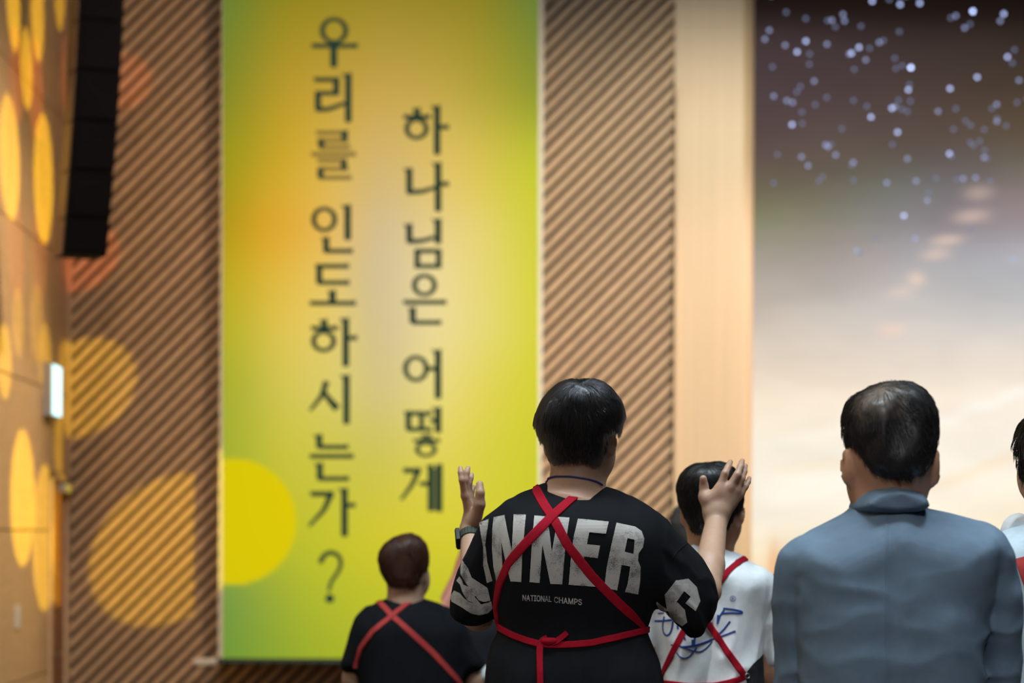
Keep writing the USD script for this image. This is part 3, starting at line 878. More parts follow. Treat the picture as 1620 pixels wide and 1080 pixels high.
def strands(parent, name, f, mesh, whorl, material, n=9000, seed=1, length=(0.02, 0.06), zrange=None, width=0.0006, keep=None, lift=0.004, fall=0.8, steps=9, jitter=0.2, clump=0.9, flare=False):
    """Hair lying on the cap f: strands that run away from the whorl and fall; as curves."""
    rng = np.random.default_rng(seed)
    tri = mesh.triangles
    ar = mesh.area_faces
    pick = rng.choice(len(tri), n, p=ar / ar.sum())
    u, v = rng.random(n), rng.random(n)
    flip = u + v > 1
    u[flip], v[flip] = 1 - u[flip], 1 - v[flip]
    p = tri[pick, 0] + u[:, None] * (tri[pick, 1] - tri[pick, 0]) + v[:, None] * (tri[pick, 2] - tri[pick, 0])
    if keep is not None:
        p = p[keep(p)]
    n = len(p)
    z0, z1 = zrange
    L_ = np.interp(p[:, 2], [z0, z1], length) * rng.uniform(0.6, 1.15, n)
    away = p - whorl
    away[:, 2] *= 0.5
    away /= np.linalg.norm(away, axis=1, keepdims=True) + 1e-9
    d = away * 0.8 + np.array([0, 0, -fall]) + rng.normal(0, jitter, (n, 3))
    cl = np.stack([meshkit.noise(p * 75 + 3 * j, seed + j) - 0.5 for j in range(3)], 1)      # locks: neighbours lean the same way
    d = d + cl * clump
    out = [p + grad(f, p) * 0.0005]
    q = p.copy()
    hop = (L_ / steps)[:, None]
    loose = np.where(p[:, 2] > z0 + 0.62 * (z1 - z0), steps - 4, steps - 2) if flare else np.full(n, steps - 2)
    last = np.zeros((n, 3))
    rise = lift * rng.uniform(0.25, 1.0, n) * (0.6 + 0.8 * (cl[:, 0] + 0.5))
    for k in range(1, steps + 1):
        g = grad(f, q)
        t = d - (d * g).sum(1, keepdims=True) * g
        t /= np.linalg.norm(t, axis=1, keepdims=True) + 1e-9
        under = (g[:, 2] < -0.2) & (k > 1)
        free = under | (k > loose)
        t = np.where(free[:, None] & (k > 1), last * 0.85 + np.array([0, 0, -0.15]), t)
        t /= np.linalg.norm(t, axis=1, keepdims=True) + 1e-9
        last = t
        q = q + t * hop
        pull = np.where(free, 0.0, f(q) - rise * k / steps)
        q = q - g * pull[:, None]
        out.append(q.copy())
    pts = np.stack(out, 1)
    pts = pts[f(pts[:, -1]) < 0.014]
    n = len(pts)
    wd = np.tile(width * np.array([1.0] * (steps - 1) + [0.8, 0.25]), (n, 1))
    b = UsdGeom.BasisCurves.Define(stage, numbered(path_of(parent), name))
    b.CreateTypeAttr("linear")
    b.CreateCurveVertexCountsAttr(Vt.IntArray.FromNumpy(np.full(n, steps + 1, np.int32)))
    b.CreatePointsAttr(Vt.Vec3fArray.FromNumpy(pts.reshape(-1, 3).astype(np.float32)))
    b.CreateWidthsAttr(Vt.FloatArray.FromNumpy(wd.ravel().astype(np.float32)))
    b.SetWidthsInterpolation("vertex")
    UsdShade.MaterialBindingAPI.Apply(b.GetPrim()).Bind(material)
    tag(b.GetPrim(), kind="stuff")
    return b.GetPrim()


def head_form(c, yaw, k=1.0, nod=0.0):
    """Skull, face, nose, lips, brows and ears about the skull's centre c, facing yaw (radians clockwise from straight ahead)."""
    c = np.asarray(c, float)
    fw, rt, up = np.array([math.sin(yaw), math.cos(yaw), 0]), np.array([math.cos(yaw), -math.sin(yaw), 0]), np.array([0, 0, 1.0])
    R = np.stack([rt, fw, up], 1)
    at = lambda r, f_, u: c + (rt * r + fw * f_ + up * u) * k
    E = lambda r, f_, u, a, b, d: ellipsoid(at(r, f_, u), np.array([a, b, d]) * k, R)
    skull = union([E(0, -0.005, 0, 0.072, 0.090, 0.092), E(0, 0.030, -0.045, 0.061, 0.064, 0.075), E(0, 0.050, -0.095, 0.034, 0.034, 0.026), E(0.045, 0.035, -0.06, 0.022, 0.04, 0.04), E(-0.045, 0.035, -0.06, 0.022, 0.04, 0.04)], 0.03 * k)
    face = union([E(0, 0.098, -0.042, 0.012, 0.014, 0.010), cone(at(0, 0.088, -0.005), at(0, 0.097, -0.038), 0.007 * k, 0.010 * k), E(0, 0.086, -0.072, 0.022, 0.010, 0.007),
                  E(0.028, 0.082, 0.004, 0.020, 0.010, 0.006), E(-0.028, 0.082, 0.004, 0.020, 0.010, 0.006), E(0.029, 0.079, -0.010, 0.012, 0.009, 0.007), E(-0.029, 0.079, -0.010, 0.012, 0.009, 0.007)], 0.004)
    ears = []
    for s in (-1, 1):
        tilt = np.stack([rt * math.cos(0.45) + fw * -s * math.sin(0.45), fw * math.cos(0.45) + rt * s * math.sin(0.45), up], 1)
        outer = ellipsoid(at(0.079 * s, -0.002, -0.026), np.array([0.0075, 0.018, 0.032]) * k, tilt)
        lobe = ellipsoid(at(0.073 * s, 0.004, -0.052), np.array([0.006, 0.009, 0.012]) * k, tilt)
        bowl = ellipsoid(at(0.088 * s, 0.004, -0.024), np.array([0.006, 0.009, 0.017]) * k, tilt)
        ears.append(lambda p, o=outer, l=lobe, b=bowl: np.maximum(smin(o(p), l(p), 0.006), -b(p)))

    def f(p):
        d = smin(skull(p), face(p), 0.010)
        for e in ears:
            d = smin(d, e(p), 0.006)
        return d
    return f, at


def leg_forms(cx, cy, g, r=1.0, w=0.09, top=0.92):
    fs = []
    for s in (-1, 1):
        hip, knee, ank = np.array([cx + s * w, cy, g + top]), np.array([cx + s * (w + 0.01), cy + 0.015, g + 0.50]), np.array([cx + s * (w + 0.015), cy - 0.01, g + 0.075])
        fs += [cone(hip, knee, 0.088 * r, 0.060 * r), cone(knee, ank, 0.060 * r, 0.043 * r)]
    return union(fs, 0.02)


def feet(cx, cy, g, w=0.105, grow_=0.0):
    fs = []
    for s in (-1, 1):
        x = cx + s * w
        fs.append(union([cone((x, cy - 0.045, g + 0.045), (x, cy - 0.02, g + 0.06), 0.038 + grow_, 0.040 + grow_), cone((x, cy - 0.03, g + 0.042), (x + s * 0.02, cy + 0.15, g + 0.034), 0.036 + grow_, 0.030 + grow_)], 0.03))
    f = union(fs)
    return lambda p: np.maximum(f(p), g + 0.004 - p[:, 2])


def shoes_for(parent, cx, cy, g, material, w=0.105):
    o = (cx, cy, g)
    for s in (-1, 1):
        x = cx + s * w
        up = union([cone((x, cy - 0.045, g + 0.048), (x, cy - 0.02, g + 0.075), 0.045, 0.047), cone((x, cy - 0.03, g + 0.045), (x + s * 0.02, cy + 0.16, g + 0.036), 0.044, 0.038)], 0.03)
        f = lambda p: np.maximum(up(p), g + 0.001 - p[:, 2])
        obj("shoe", local(surface(f, (x - 0.09, cy - 0.13, g - 0.02), (x + 0.09, cy + 0.23, g + 0.15), 0.008), o), material, parent, smooth=True)


def trousers_for(parent, cx, cy, g, material, top=0.98, r=1.22, w=0.09):
    legs = leg_forms(cx, cy, g, r, w)
    pel = ellipsoid((cx, cy, g + top - 0.10), (0.165, 0.115, 0.13))
    f0 = lambda p: smin(legs(p), pel(p), 0.05)
    f1 = lambda p: np.maximum(f0(p), g + 0.055 - p[:, 2])
    f = wrinkled(f1, 0.004, (14, 14, 7), 11)
    obj("trousers", local(surface(f, (cx - 0.26, cy - 0.2, g), (cx + 0.26, cy + 0.2, g + top + 0.06), 0.012), (cx, cy, g)), material, parent, smooth=True)


def cloth(name, color, rough=0.9, weave=0.25, **kw):
    return mat(name, color, rough, 0.12, (25, 25, 25), weave, 900.0, specular_ior_level=0.15, **kw)


SK = dict(subsurface_weight=0.12, subsurface_radius=(1.0, 0.35, 0.2), subsurface_scale=0.006)
M["skin"] = mat("warm_skin", (0.48, 0.290, 0.198), 0.5, 0.06, (60, 60, 60), 0.12, 500.0, **SK)
M["skin_tan"] = mat("tan_skin", (0.42, 0.215, 0.13), 0.5, 0.06, (60, 60, 60), 0.12, 500.0, **SK)
M["black_tee"] = cloth("black_jersey", (0.0058, 0.0066, 0.0085))
M["black_tee_b"] = cloth("faded_black_jersey", (0.0065, 0.0075, 0.010))
M["white_tee"] = cloth("white_jersey", (0.74, 0.77, 0.79))
M["jacket"] = cloth("blue_grey_suiting", (0.135, 0.195, 0.265), 0.8)
M["jacket_pale"] = cloth("pale_blue_jacket", (0.45, 0.54, 0.60), 0.8)
M["dark_cloth"] = cloth("dark_navy_cloth", (0.02, 0.02, 0.026))
M["trousers"] = cloth("charcoal_trousers", (0.022, 0.022, 0.026))
M["shoe"] = mat("dark_shoe", (0.02, 0.018, 0.018), 0.5, 0.1)
M["tape"] = mat("red_woven_tape", (0.32, 0.003, 0.016), 0.8, 0.10, (80, 80, 80), 0.5, 1500.0, specular_ior_level=0.15)
M["tape_b"] = mat("brick_red_tape", (0.44, 0.035, 0.030), 0.8, 0.10, (80, 80, 80), 0.4, 1500.0)
M["blue_cord"] = mat("blue_cord", (0.012, 0.03, 0.19), 0.6, 0.1, (200, 200, 200))
M["blue_ink"] = mat("blue_print", (0.008, 0.045, 0.24), 0.7, 0.1)
M["hair_strand"] = usdkit.material(stage, "/World/Looks/black_hair_strands", {"h": ("principled_hair_bsdf", {"parametrization": "Direct coloring", "color": (0.012, 0.012, 0.015), "roughness": 0.22, "radial_roughness": 0.35, "random_roughness": 0.3})}, [], surface="h.BSDF")
M["hair"] = mat("black_hair", (0.0055, 0.0055, 0.0068), 0.42, 0.2, (90, 90, 20), specular_ior_level=0.6)
M["hair_brown"] = mat("brown_hair", (0.070, 0.025, 0.014), 0.42, 0.25, (90, 90, 20), specular_ior_level=0.5)
M["hair_grey"] = mat("grey_hair", (0.10, 0.095, 0.09), 0.6, 0.5, (90, 90, 20))
M["strap_green"] = mat("dark_green_watch_strap", (0.035, 0.045, 0.030), 0.7, 0.1)
M["watch_black"] = mat("black_watch_case", (0.012, 0.012, 0.014), 0.25, 0.05)

# print on the black shirt: off-white ink, worn through in specks to the cloth
M["print"] = usdkit.material(stage, "/World/Looks/worn_white_print", {
    "pos": ("geometry", {}), "m": ("mapping", {"scale": (1.0, 1.0, 2.4)}), "n1": ("noise_texture", {"scale": 430.0, "detail": 3.0, "roughness": 0.7}), "n2": ("noise_texture", {"scale": 26.0, "detail": 2.0}),
    "x": ("mix_float", {"fac": 0.45}), "r": ("rgb_ramp", {"ramp": [(0.0, (0.43, 0.415, 0.39)), (0.52, (0.40, 0.385, 0.36)), (0.60, (0.07, 0.07, 0.072)), (1.0, (0.03, 0.03, 0.03))]}), "p": ("principled_bsdf", {"roughness": 0.8})},
    [("pos.position", "m.vector"), ("m.vector", "n1.vector"), ("pos.position", "n2.vector"), ("n1.fac", "x.a"), ("n2.fac", "x.b"), ("x.result", "r.fac"), ("r.color", "p.base_color")], surface="p.BSDF")


def bbox(*fs_or_pts, pad=0.05):
    a = np.array(fs_or_pts, float)
    return a.min(0) - pad, a.max(0) + pad


# ------------------------------------------------------------------ the worshipper in focus
D0 = 5.3
p1 = thing("person", "person in black T-shirt with large white lettering and crossed red apron straps, both hands raised", "person", (P(912, 900, D0)[0], D0 + 0.03, 0.0))
O1 = np.array([P(912, 900, D0)[0], D0 + 0.03, 0.0])
L1 = lambda m: local(m, O1)
zt = lambda py: P(912, py, D0)[2]
back_bow = lambda x, z: D0 + 0.035 + 0.035 * np.exp(-((z - zt(775)) / 0.05) ** 2) - 0.018 * np.exp(-((z - zt(850)) / 0.10) ** 2) + 0.02 * np.exp(-((z - zt(1000)) / 0.07) ** 2)
torso1 = Form([(846, 772), (857, 762), (886, 763), (915, 767), (932, 771), (962, 768), (985, 776), (1005, 786), (1024, 801), (1042, 822), (1052, 850), (1052, 900), (1045, 940), (1036, 965), (1031, 985), (1025, 998), (1030, 1012), (1038, 1032), (1045, 1052), (1050, 1085),
               (1056, 1130), (1058, 1180), (1058, 1220), (768, 1220), (768, 1160), (770, 1100), (772, 1060), (776, 1034), (784, 1012), (790, 998), (786, 980), (781, 950), (778, 905), (780, 860), (786, 826), (795, 801), (812, 786), (828, 777)], D0, 0.125, 0.10, back_bow)
sl1 = Form([(805, 790), (795, 799), (776, 812), (764, 824), (756, 838), (745, 860), (733, 884), (723, 912), (714, 944), (712, 958), (714, 974), (722, 984), (735, 990), (752, 992), (770, 990), (783, 981), (790, 960), (798, 930), (812, 890), (830, 850), (835, 810)], D0, 0.062, 0.05,
           lambda x, z: D0 + 0.02 + np.clip((zt(800) - z) / (zt(800) - zt(985)), 0, 1.2) * 0.10)
sr1 = Form([(1000, 792), (1022, 801), (1045, 815), (1066, 833), (1088, 855), (1102, 868), (1118, 885), (1131, 904), (1140, 924), (1144, 948), (1141, 962), (1133, 980), (1122, 996), (1111, 1008), (1100, 1008), (1086, 998), (1066, 976), (1048, 958), (1034, 948), (1020, 930), (1005, 880), (990, 830)], D0, 0.068, 0.055,
           lambda x, z: D0 + 0.02 + np.clip((x - P(1030, 850, D0)[0]) / 0.15, 0, 1.2) * 0.09)
shirt_a = lambda p: smin(smin(torso1(p), sl1(p), 0.022), sr1(p), 0.028)
low = lambda q: 0.35 + 0.65 * np.clip((zt(985) - q[:, 2]) / 0.03, 0, 1)
right_arm = lambda q: np.clip((q[:, 0] - P(1035, 850, D0)[0]) / 0.03, 0, 1)
left_arm = lambda q: np.clip((P(790, 850, D0)[0] - q[:, 0]) / 0.03, 0, 1)
shirt1 = wrinkled(wrinkled(wrinkled(shirt_a, 0.0045, (26, 10, 4.0), 3, 0.12, low), 0.0075, (30, 14, 8), 9, -0.55, right_arm), 0.005, (26, 14, 7), 21, 0.35, left_arm)
lo1, hi1 = P(700, 1215, D0), P(1155, 750, D0)
shirt_m = surface(shirt1, (lo1[0] - 0.03, D0 - 0.2, lo1[2] - 0.02), (hi1[0] + 0.03, D0 + 0.26, hi1[2] + 0.02), 0.0045)
tee1 = obj("t_shirt", L1(shirt_m), M["black_tee"], p1, smooth=True)

# body: head, neck, raised arms and hands, trunk and legs in one surface
hc = P(916, 672, D0 + 0.06)
head1, at1 = head_form(hc + np.array([0, 0.0, -0.012]), math.radians(24), 0.97)
neck1 = union([cone(P(914, 705, D0 + 0.068), P(913, 775, D0 + 0.052), 0.053, 0.059), cone(P(912, 772, D0 + 0.06), P(905, 800, D0 + 0.05), 0.06, 0.09)], 0.02)
core1 = grow(torso1, -0.016)
DW, DE = 5.63, 5.43
PR = lambda x, y, d=DW: P(1060 + x / 5.4, 700 + y / 5.4, d)
sh_r, el_r, wr_r = P(1028, 862, D0 + 0.03), P(1116, 934, DE), P(1133.5, 822, DW)
arm_r = union([cone(sh_r, el_r, 0.036, 0.034), cone(el_r, el_r + (wr_r - el_r) * 0.35, 0.0335, 0.0335), cone(el_r + (wr_r - el_r) * 0.35, wr_r, 0.0335, 0.0245), cone(wr_r, PR(410, 590), 0.0245, 0.024)], 0.012)
palm_r = union([cone(PR(355, 600), PR(428, 385, DW), 0.0165, 0.0115), cone(PR(400, 590), PR(505, 385, DW - 0.004), 0.017, 0.0115), cone(PR(440, 585), PR(560, 410, DW + 0.002), 0.0165, 0.011), cone(PR(468, 590), PR(597, 440, DW + 0.012), 0.0145, 0.0098),
                cone(PR(345, 590), PR(293, 462, DW + 0.010), 0.0165, 0.0130), cone(PR(320, 480), PR(420, 420), 0.012, 0.012)], 0.014)
fingers_r = [union([cone(PR(291, 465, DW + 0.01), PR(290, 375, DW + 0.012), 0.0122, 0.0108), cone(PR(290, 375, DW + 0.012), PR(284, 308, DW + 0.006), 0.0108, 0.0088)], 0.004),
             union([cone(PR(428, 385), PR(470, 262, DW - 0.002), 0.0108, 0.0086), cone(PR(470, 262, DW - 0.002), PR(498, 205, DW + 0.014), 0.0086, 0.0076), cone(PR(498, 205, DW + 0.014), PR(515, 163, DW + 0.03), 0.0076, 0.0064)], 0.004),
             union([cone(PR(507, 385, DW - 0.004), PR(575, 275, DW - 0.006), 0.0108, 0.0092), cone(PR(575, 275, DW - 0.006), PR(602, 205, DW + 0.008), 0.0088, 0.0078), cone(PR(602, 205, DW + 0.008), PR(617, 155, DW + 0.026), 0.0078, 0.0066)], 0.004),
             union([cone(PR(562, 408, DW + 0.004), PR(612, 310, DW + 0.006), 0.0100, 0.0084), cone(PR(612, 310, DW + 0.006), PR(634, 245, DW + 0.022), 0.0082, 0.0072), cone(PR(634, 245, DW + 0.022), PR(642, 195, DW + 0.04), 0.0072, 0.0062)], 0.004),
             union([cone(PR(598, 440, DW + 0.012), PR(645, 375, DW + 0.016), 0.0092, 0.0072), cone(PR(645, 375, DW + 0.016), PR(667, 335, DW + 0.026), 0.0070, 0.0064), cone(PR(667, 335, DW + 0.026), PR(679, 302, DW + 0.04), 0.0064, 0.0054)], 0.004)]
PL = lambda x, y, d=5.65: P(700 + x / 6.75, 720 + y / 6.75, d)
sh_l, el_l, wr_l = P(800, 862, D0 + 0.03), P(756, 971, 5.44), PL(290, 790)
arm_l = union([cone(sh_l, el_l, 0.036, 0.037), cone(el_l, el_l + (wr_l - el_l) * 0.35, 0.035, 0.034), cone(el_l + (wr_l - el_l) * 0.35, wr_l, 0.0335, 0.0215), cone(wr_l, PL(300, 700), 0.0215, 0.0195)], 0.012)
palm_l = union([cone(PL(312, 690), PL(244, 440, 5.635), 0.0150, 0.0092), cone(PL(318, 680, 5.655), PL(268, 440, 5.655), 0.0145, 0.0092), cone(PL(318, 680, 5.67), PL(288, 450, 5.672), 0.0135, 0.0090), cone(PL(322, 680, 5.68), PL(303, 470, 5.688), 0.0125, 0.0088),
                cone(PL(345, 690, 5.63), PL(396, 530, 5.615), 0.0165, 0.0130)], 0.010)
fingers_l = [union([cone(PL(395, 520, 5.615), PL(402, 400, 5.61), 0.0130, 0.0108), cone(PL(402, 400, 5.61), PL(398, 308, 5.618), 0.0105, 0.0088)], 0.004),
             union([cone(PL(238, 430, 5.635), PL(212, 265, 5.625), 0.0090, 0.0077), cone(PL(208, 265, 5.625), PL(197, 185, 5.63), 0.0078, 0.0070), cone(PL(197, 185, 5.63), PL(191, 135, 5.637), 0.0070, 0.0060)], 0.004),
             union([cone(PL(262, 430, 5.655), PL(248, 265, 5.648), 0.0090, 0.0078), cone(PL(245, 265, 5.648), PL(258, 185, 5.652), 0.0080, 0.0072), cone(PL(258, 185, 5.652), PL(273, 138, 5.66), 0.0072, 0.0062)], 0.004),
             union([cone(PL(280, 430, 5.672), PL(284, 300, 5.668), 0.0092, 0.0076), cone(PL(284, 300, 5.668), PL(300, 245, 5.672), 0.0074, 0.0068), cone(PL(300, 245, 5.672), PL(312, 205, 5.68), 0.0068, 0.0058)], 0.004),
             union([cone(PL(300, 450, 5.688), PL(312, 385, 5.686), 0.0084, 0.0068), cone(PL(312, 385, 5.686), PL(335, 335, 5.692), 0.0066, 0.0056)], 0.004)]


def hand(palm, fingers):
    def f(p):
        d = fingers[0](p)
        for g in fingers[1:]:
            d = smin(d, g(p), 0.0012)
        return smin(d, palm(p), 0.007)
    return f


hand_r, hand_l = hand(palm_r, fingers_r), hand(palm_l, fingers_l)
legs1 = leg_forms(O1[0], O1[1], 0.0, 1.0, 0.09)
feet1 = feet(O1[0], O1[1], 0.0)


def body1(p):
    d = smin(head1(p), neck1(p), 0.025)
    d = smin(d, core1(p), 0.02)
    d = smin(d, smin(arm_r(p), hand_r(p), 0.012), 0.01)
    d = smin(d, smin(arm_l(p), hand_l(p), 0.012), 0.01)
    return smin(smin(d, legs1(p), 0.04), feet1(p), 0.02)


bl, bh = bbox(P(712, 1000, D0), P(1160, 720, D0), P(1195, 600, DW), (0, D0 - 0.15, 0.0), (0.3, 5.76, 1.76), pad=0.02)
body_m = surface(body1, (P(712, 1000, D0)[0] - 0.03, D0 - 0.16, -0.01), (P(1190, 760, DW)[0] + 0.03, 5.76, zt(600) + 0.03), 0.0036)
obj("body", L1(body_m), M["skin"], p1, smooth=True)

# hair: cap with combed strands
cap1 = Form([(830 + a / 5.4, 580 + b / 5.4) for a, b in ((385, 116), (440, 116), (470, 126), (520, 119), (580, 119), (640, 134), (700, 168), (750, 218), (798, 283), (826, 350), (832, 400), (826, 440), (818, 490), (800, 545), (785, 580), (755, 590), (724, 625), (702, 682), (688, 740), (660, 795), (620, 840), (580, 850),
             (480, 842), (400, 842), (300, 828), (245, 822), (220, 770), (195, 700), (175, 620), (152, 560), (132, 515), (104, 474), (98, 455), (108, 400), (135, 340), (174, 272), (222, 214), (272, 168), (330, 130))], D0 + 0.05, 0.104, 0.062, lambda x, z: D0 + 0.055 + 0.012 * np.clip((hc[2] - z) / 0.08, 0, 1), power=2.7)
whorl1 = P(830 + 455 / 5.4, 580 + 150 / 5.4, D0 - 0.02)
fwd1 = np.array([math.sin(math.radians(24)), math.cos(math.radians(24)), 0])
face_cut = lambda p: (((p - hc) @ fwd1) - 0.045) - np.maximum(0, p[:, 2] - (hc[2] + 0.045)) * 3.0
tuft = lambda p: meshkit.noise(np.stack([p[:, 0] * 60 + p[:, 1] * 40, p[:, 1] * 30, p[:, 2] * 16], 1), 4) - 0.5
cap_f = lambda p: np.maximum(cap1(p) - 0.0065 * tuft(p), face_cut(p))
cap_m = surface(cap_f, (P(840, 640, D0)[0] - 0.03, D0 - 0.10, zt(750)), (P(990, 640, D0)[0] + 0.03, D0 + 0.22, zt(590)), 0.004)
hair1 = obj("hair", L1(cap_m), M["hair"], p1, smooth=True)
keep1 = lambda p: (np.abs(cap1(p)) < 0.006) & ~((p[:, 0] > P(952, 680, D0 + 0.05)[0]) & (p[:, 2] < zt(662)))


def local_strands(prim, o):
    b = UsdGeom.BasisCurves(prim)
    q = np.array(b.GetPointsAttr().Get()) - np.asarray(o, float)
    b.GetPointsAttr().Set(Vt.Vec3fArray.FromNumpy(q.astype(np.float32)))


local_strands(strands(hair1, "strands", cap1, cap_m, whorl1, M["hair_strand"], 19000, 3, (0.012, 0.058), (zt(740), zt(650)), 0.0008, keep1, 0.008, 0.7, flare=True), O1)

# print on the shirt: letters of the front word run over the back from sleeve to sleeve
A_ = lambda pts: scale_poly(pts, 5.4, 700, 800)
B_ = lambda pts: scale_poly(pts, 6.75, 840, 800)
W_px = lambda pts: scale_poly(pts, 5.4, 660, 880)
S_px = lambda pts: scale_poly(pts, 6.0, 1020, 840)
letters = [
    A_([(320, 145), (400, 115), (388, 200), (368, 330), (388, 480), (435, 640), (380, 655), (348, 500), (350, 350), (328, 210)]),
    A_([(440, 100), (535, 80), (560, 210), (597, 375), (612, 75), (715, 80), (700, 260), (685, 420), (676, 648), (586, 643), (555, 520), (508, 305), (514, 430), (520, 540), (500, 645), (465, 640), (442, 520), (428, 360), (430, 200)]),
    B_([(38, 108), (160, 118), (195, 260), (222, 490), (262, 260), (285, 122), (412, 130), (370, 400), (332, 836), (207, 830), (160, 600), (122, 415), (108, 600), (92, 820), (-14, 812), (10, 400)]),
    B_([(500, 140), (830, 172), (800, 298), (622, 282), (598, 408), (738, 422), (712, 556), (568, 540), (545, 690), (560, 722), (715, 740), (700, 862), (402, 840), (425, 560), (455, 330)]),
    B_([(912, 183), (1110, 225), (1175, 270), (1205, 350), (1190, 440), (1145, 505), (1138, 580), (1165, 650), (1162, 790), (1140, 942), (1002, 915), (1030, 830), (1058, 645), (968, 628), (945, 760), (920, 900), (782, 870), (810, 640), (860, 400)]).difference(B_([(1030, 345), (1102, 362), (1092, 510), (1000, 488)])),
    unary_union([W_px([(390, 30), (440, 100), (470, 180), (600, 265), (632, 375), (570, 385), (527, 372), (480, 310), (420, 225), (375, 150), (377, 80)]),
                 W_px([(365, 170), (388, 200), (400, 238), (465, 268), (520, 315), (490, 340), (545, 405), (553, 458), (530, 440), (480, 395), (430, 370), (390, 300), (372, 240), (340, 207)]),
                 W_px([(320, 290), (370, 312), (400, 350), (440, 382), (490, 400), (548, 405), (640, 380), (650, 440), (600, 480), (535, 497), (460, 482), (385, 432), (300, 385), (288, 340)])]),
    unary_union([S_px([(185, 600), (290, 468), (410, 450), (490, 530), (522, 660), (480, 755), (385, 680), (430, 620), (370, 570), (298, 665), (380, 742), (405, 858), (360, 898), (265, 835), (212, 740)]),
                 S_px([(112, 662), (205, 730), (222, 745), (195, 765), (262, 806), (280, 790), (300, 850), (200, 790), (134, 735), (102, 680)])]),
]
for g in letters:
    obj("printed_letter", L1(decal(shirt1, g, D0)), M["print"], tee1, smooth=True)


def small_print(words, x0, x1, y0, y1, height, depth, f, parent, material, o, ang_px=0.0, lift=0.0012, name="printed_line"):
    """A line of lettering fitted between two pixels, laid on f."""
    t = meshkit.text_mesh(words, 1.0, 0.01, True)
    top = t.faces[t.face_normals[:, 2] > 0.9]
    v = t.vertices
    s = (x1 - x0) / (v[:, 0].max() - v[:, 0].min())
    u = (v[:, 0] - v[:, 0].min()) * s
    px = np.stack([x0 + u, y0 + (y1 - y0) * u / (x1 - x0) - v[:, 1] * height], 1)
    p, nn = trace(f, px, depth)
    m = trimesh.Trimesh(p + nn * lift, top, process=False)
    m.remove_unreferenced_vertices()
    if m.face_normals[:, 1].mean() > 0:
        m.invert()
    return obj(name, local(m, o), material, parent, smooth=False)


small_print("NATIONAL", 827, 872.5, 949.5, 951.5, 9.0, D0, shirt1, tee1, M["print"], O1)
small_print("CHAMPS", 876.5, 920.5, 952.5, 956.5, 9.0, D0, shirt1, tee1, M["print"], O1)

# sleeve hems and the right shoulder seam
for pts in (((716, 963), (722, 974), (740, 983), (757, 986), (772, 984), (784, 974)), ((1088, 858), (1080, 864), (1071, 872), (1064, 884))):
    obj("seam", L1(band(shirt1, pts, D0, 0.0035, 0.0012, 30)), M["black_tee"], tee1, smooth=True)

# apron tapes: crossed on the back, tied at the waist
TW = 0.0205
under_ = band(shirt1, [(845, 764), (849, 776), (860, 797), (875, 819), (897, 861), (938, 913), (980, 955), (1003, 976), (1016, 990), (1023, 1000)], D0, TW, 0.0026, 110, [(0, 1), (0.86, 1), (1, 0.45)])
obj("apron_strap", L1(under_), M["tape"], p1, smooth=40)
over_ = band(shirt1, [(950, 766), (938, 769), (910, 785), (875, 815), (835, 856), (806, 889), (790, 925), (784, 960), (788, 990)], D0, TW, 0.0052, 110, [(0, 1), (0.8, 1), (1, 0.7)])
obj("apron_strap", L1(over_), M["tape"], p1, smooth=40)
tie = band(shirt1, [(788, 991), (797, 997), (811, 1004.5), (832, 1012.5), (851, 1018), (868, 1019.5), (884, 1020), (911, 1019), (936, 1016.5), (970, 1009), (996, 1002.5), (1016, 998), (1026, 995)], D0, 0.0150, 0.0045, 120)
wt = obj("waist_tie", L1(tie), M["tape"], p1, smooth=40)
kp, kn = trace(shirt1, [(868, 1015), (876, 1014), (860, 1014)], D0)
knot = union([cone(kp[0] + kn[0] * 0.004, kp[1] + kn[1] * 0.005, 0.0085, 0.0075), cone(kp[2] + kn[2] * 0.006, kp[0] + kn[0] * 0.010, 0.007, 0.0055), ellipsoid(kp[0] + kn[0] * 0.006, (0.012, 0.006, 0.0085))], 0.003)
obj("knot", L1(surface(knot, kp.min(0) - 0.03, kp.max(0) + 0.03, 0.0018)), M["tape"], wt, smooth=True)
obj("tie_end", L1(band(shirt1, [(873, 1018), (881, 1014), (890, 1007), (899, 1000)], D0, 0.0135, 0.008, 24)), M["tape"], wt, smooth=40)
obj("tie_end", L1(band(shirt1, [(867, 1009), (859, 1011), (855, 1018), (853.5, 1032), (854, 1060), (855, 1100), (856, 1135)], D0, 0.0142, 0.0075, 60)), M["tape"], wt, smooth=40)

# blue lanyard cord on the neck
lp, ln = trace(body1, px_curve([(862, 764), (866, 757.5), (878, 753.5), (904, 754), (928, 757.8), (945, 762.4), (953, 768)], 40), D0)
lp = lp + ln * 0.0022


def tube_mesh(pts, r, sides=8):
    p = np.asarray(pts, float)
    t = np.gradient(p, axis=0)
    t /= np.linalg.norm(t, axis=1, keepdims=True)
    a = np.cross(t, [0.31, 0.2, 0.93]); a /= np.linalg.norm(a, axis=1, keepdims=True)
    b = np.cross(t, a)
    an = np.arange(sides) * 2 * math.pi / sides
    v = p[:, None] + r * (np.cos(an)[None, :, None] * a[:, None] + np.sin(an)[None, :, None] * b[:, None])
    i, j = np.meshgrid(np.arange(len(p) - 1), np.arange(sides), indexing="ij")
    q = np.stack([i * sides + j, i * sides + (j + 1) % sides, (i + 1) * sides + (j + 1) % sides, (i + 1) * sides + j], -1).reshape(-1, 4)
    m = trimesh.Trimesh(v.reshape(-1, 3), np.vstack([q[:, [0, 1, 2]], q[:, [0, 2, 3]]]), process=False)
    return m


obj("lanyard", L1(tube_mesh(lp, 0.0021)), M["blue_cord"], p1, smooth=True)

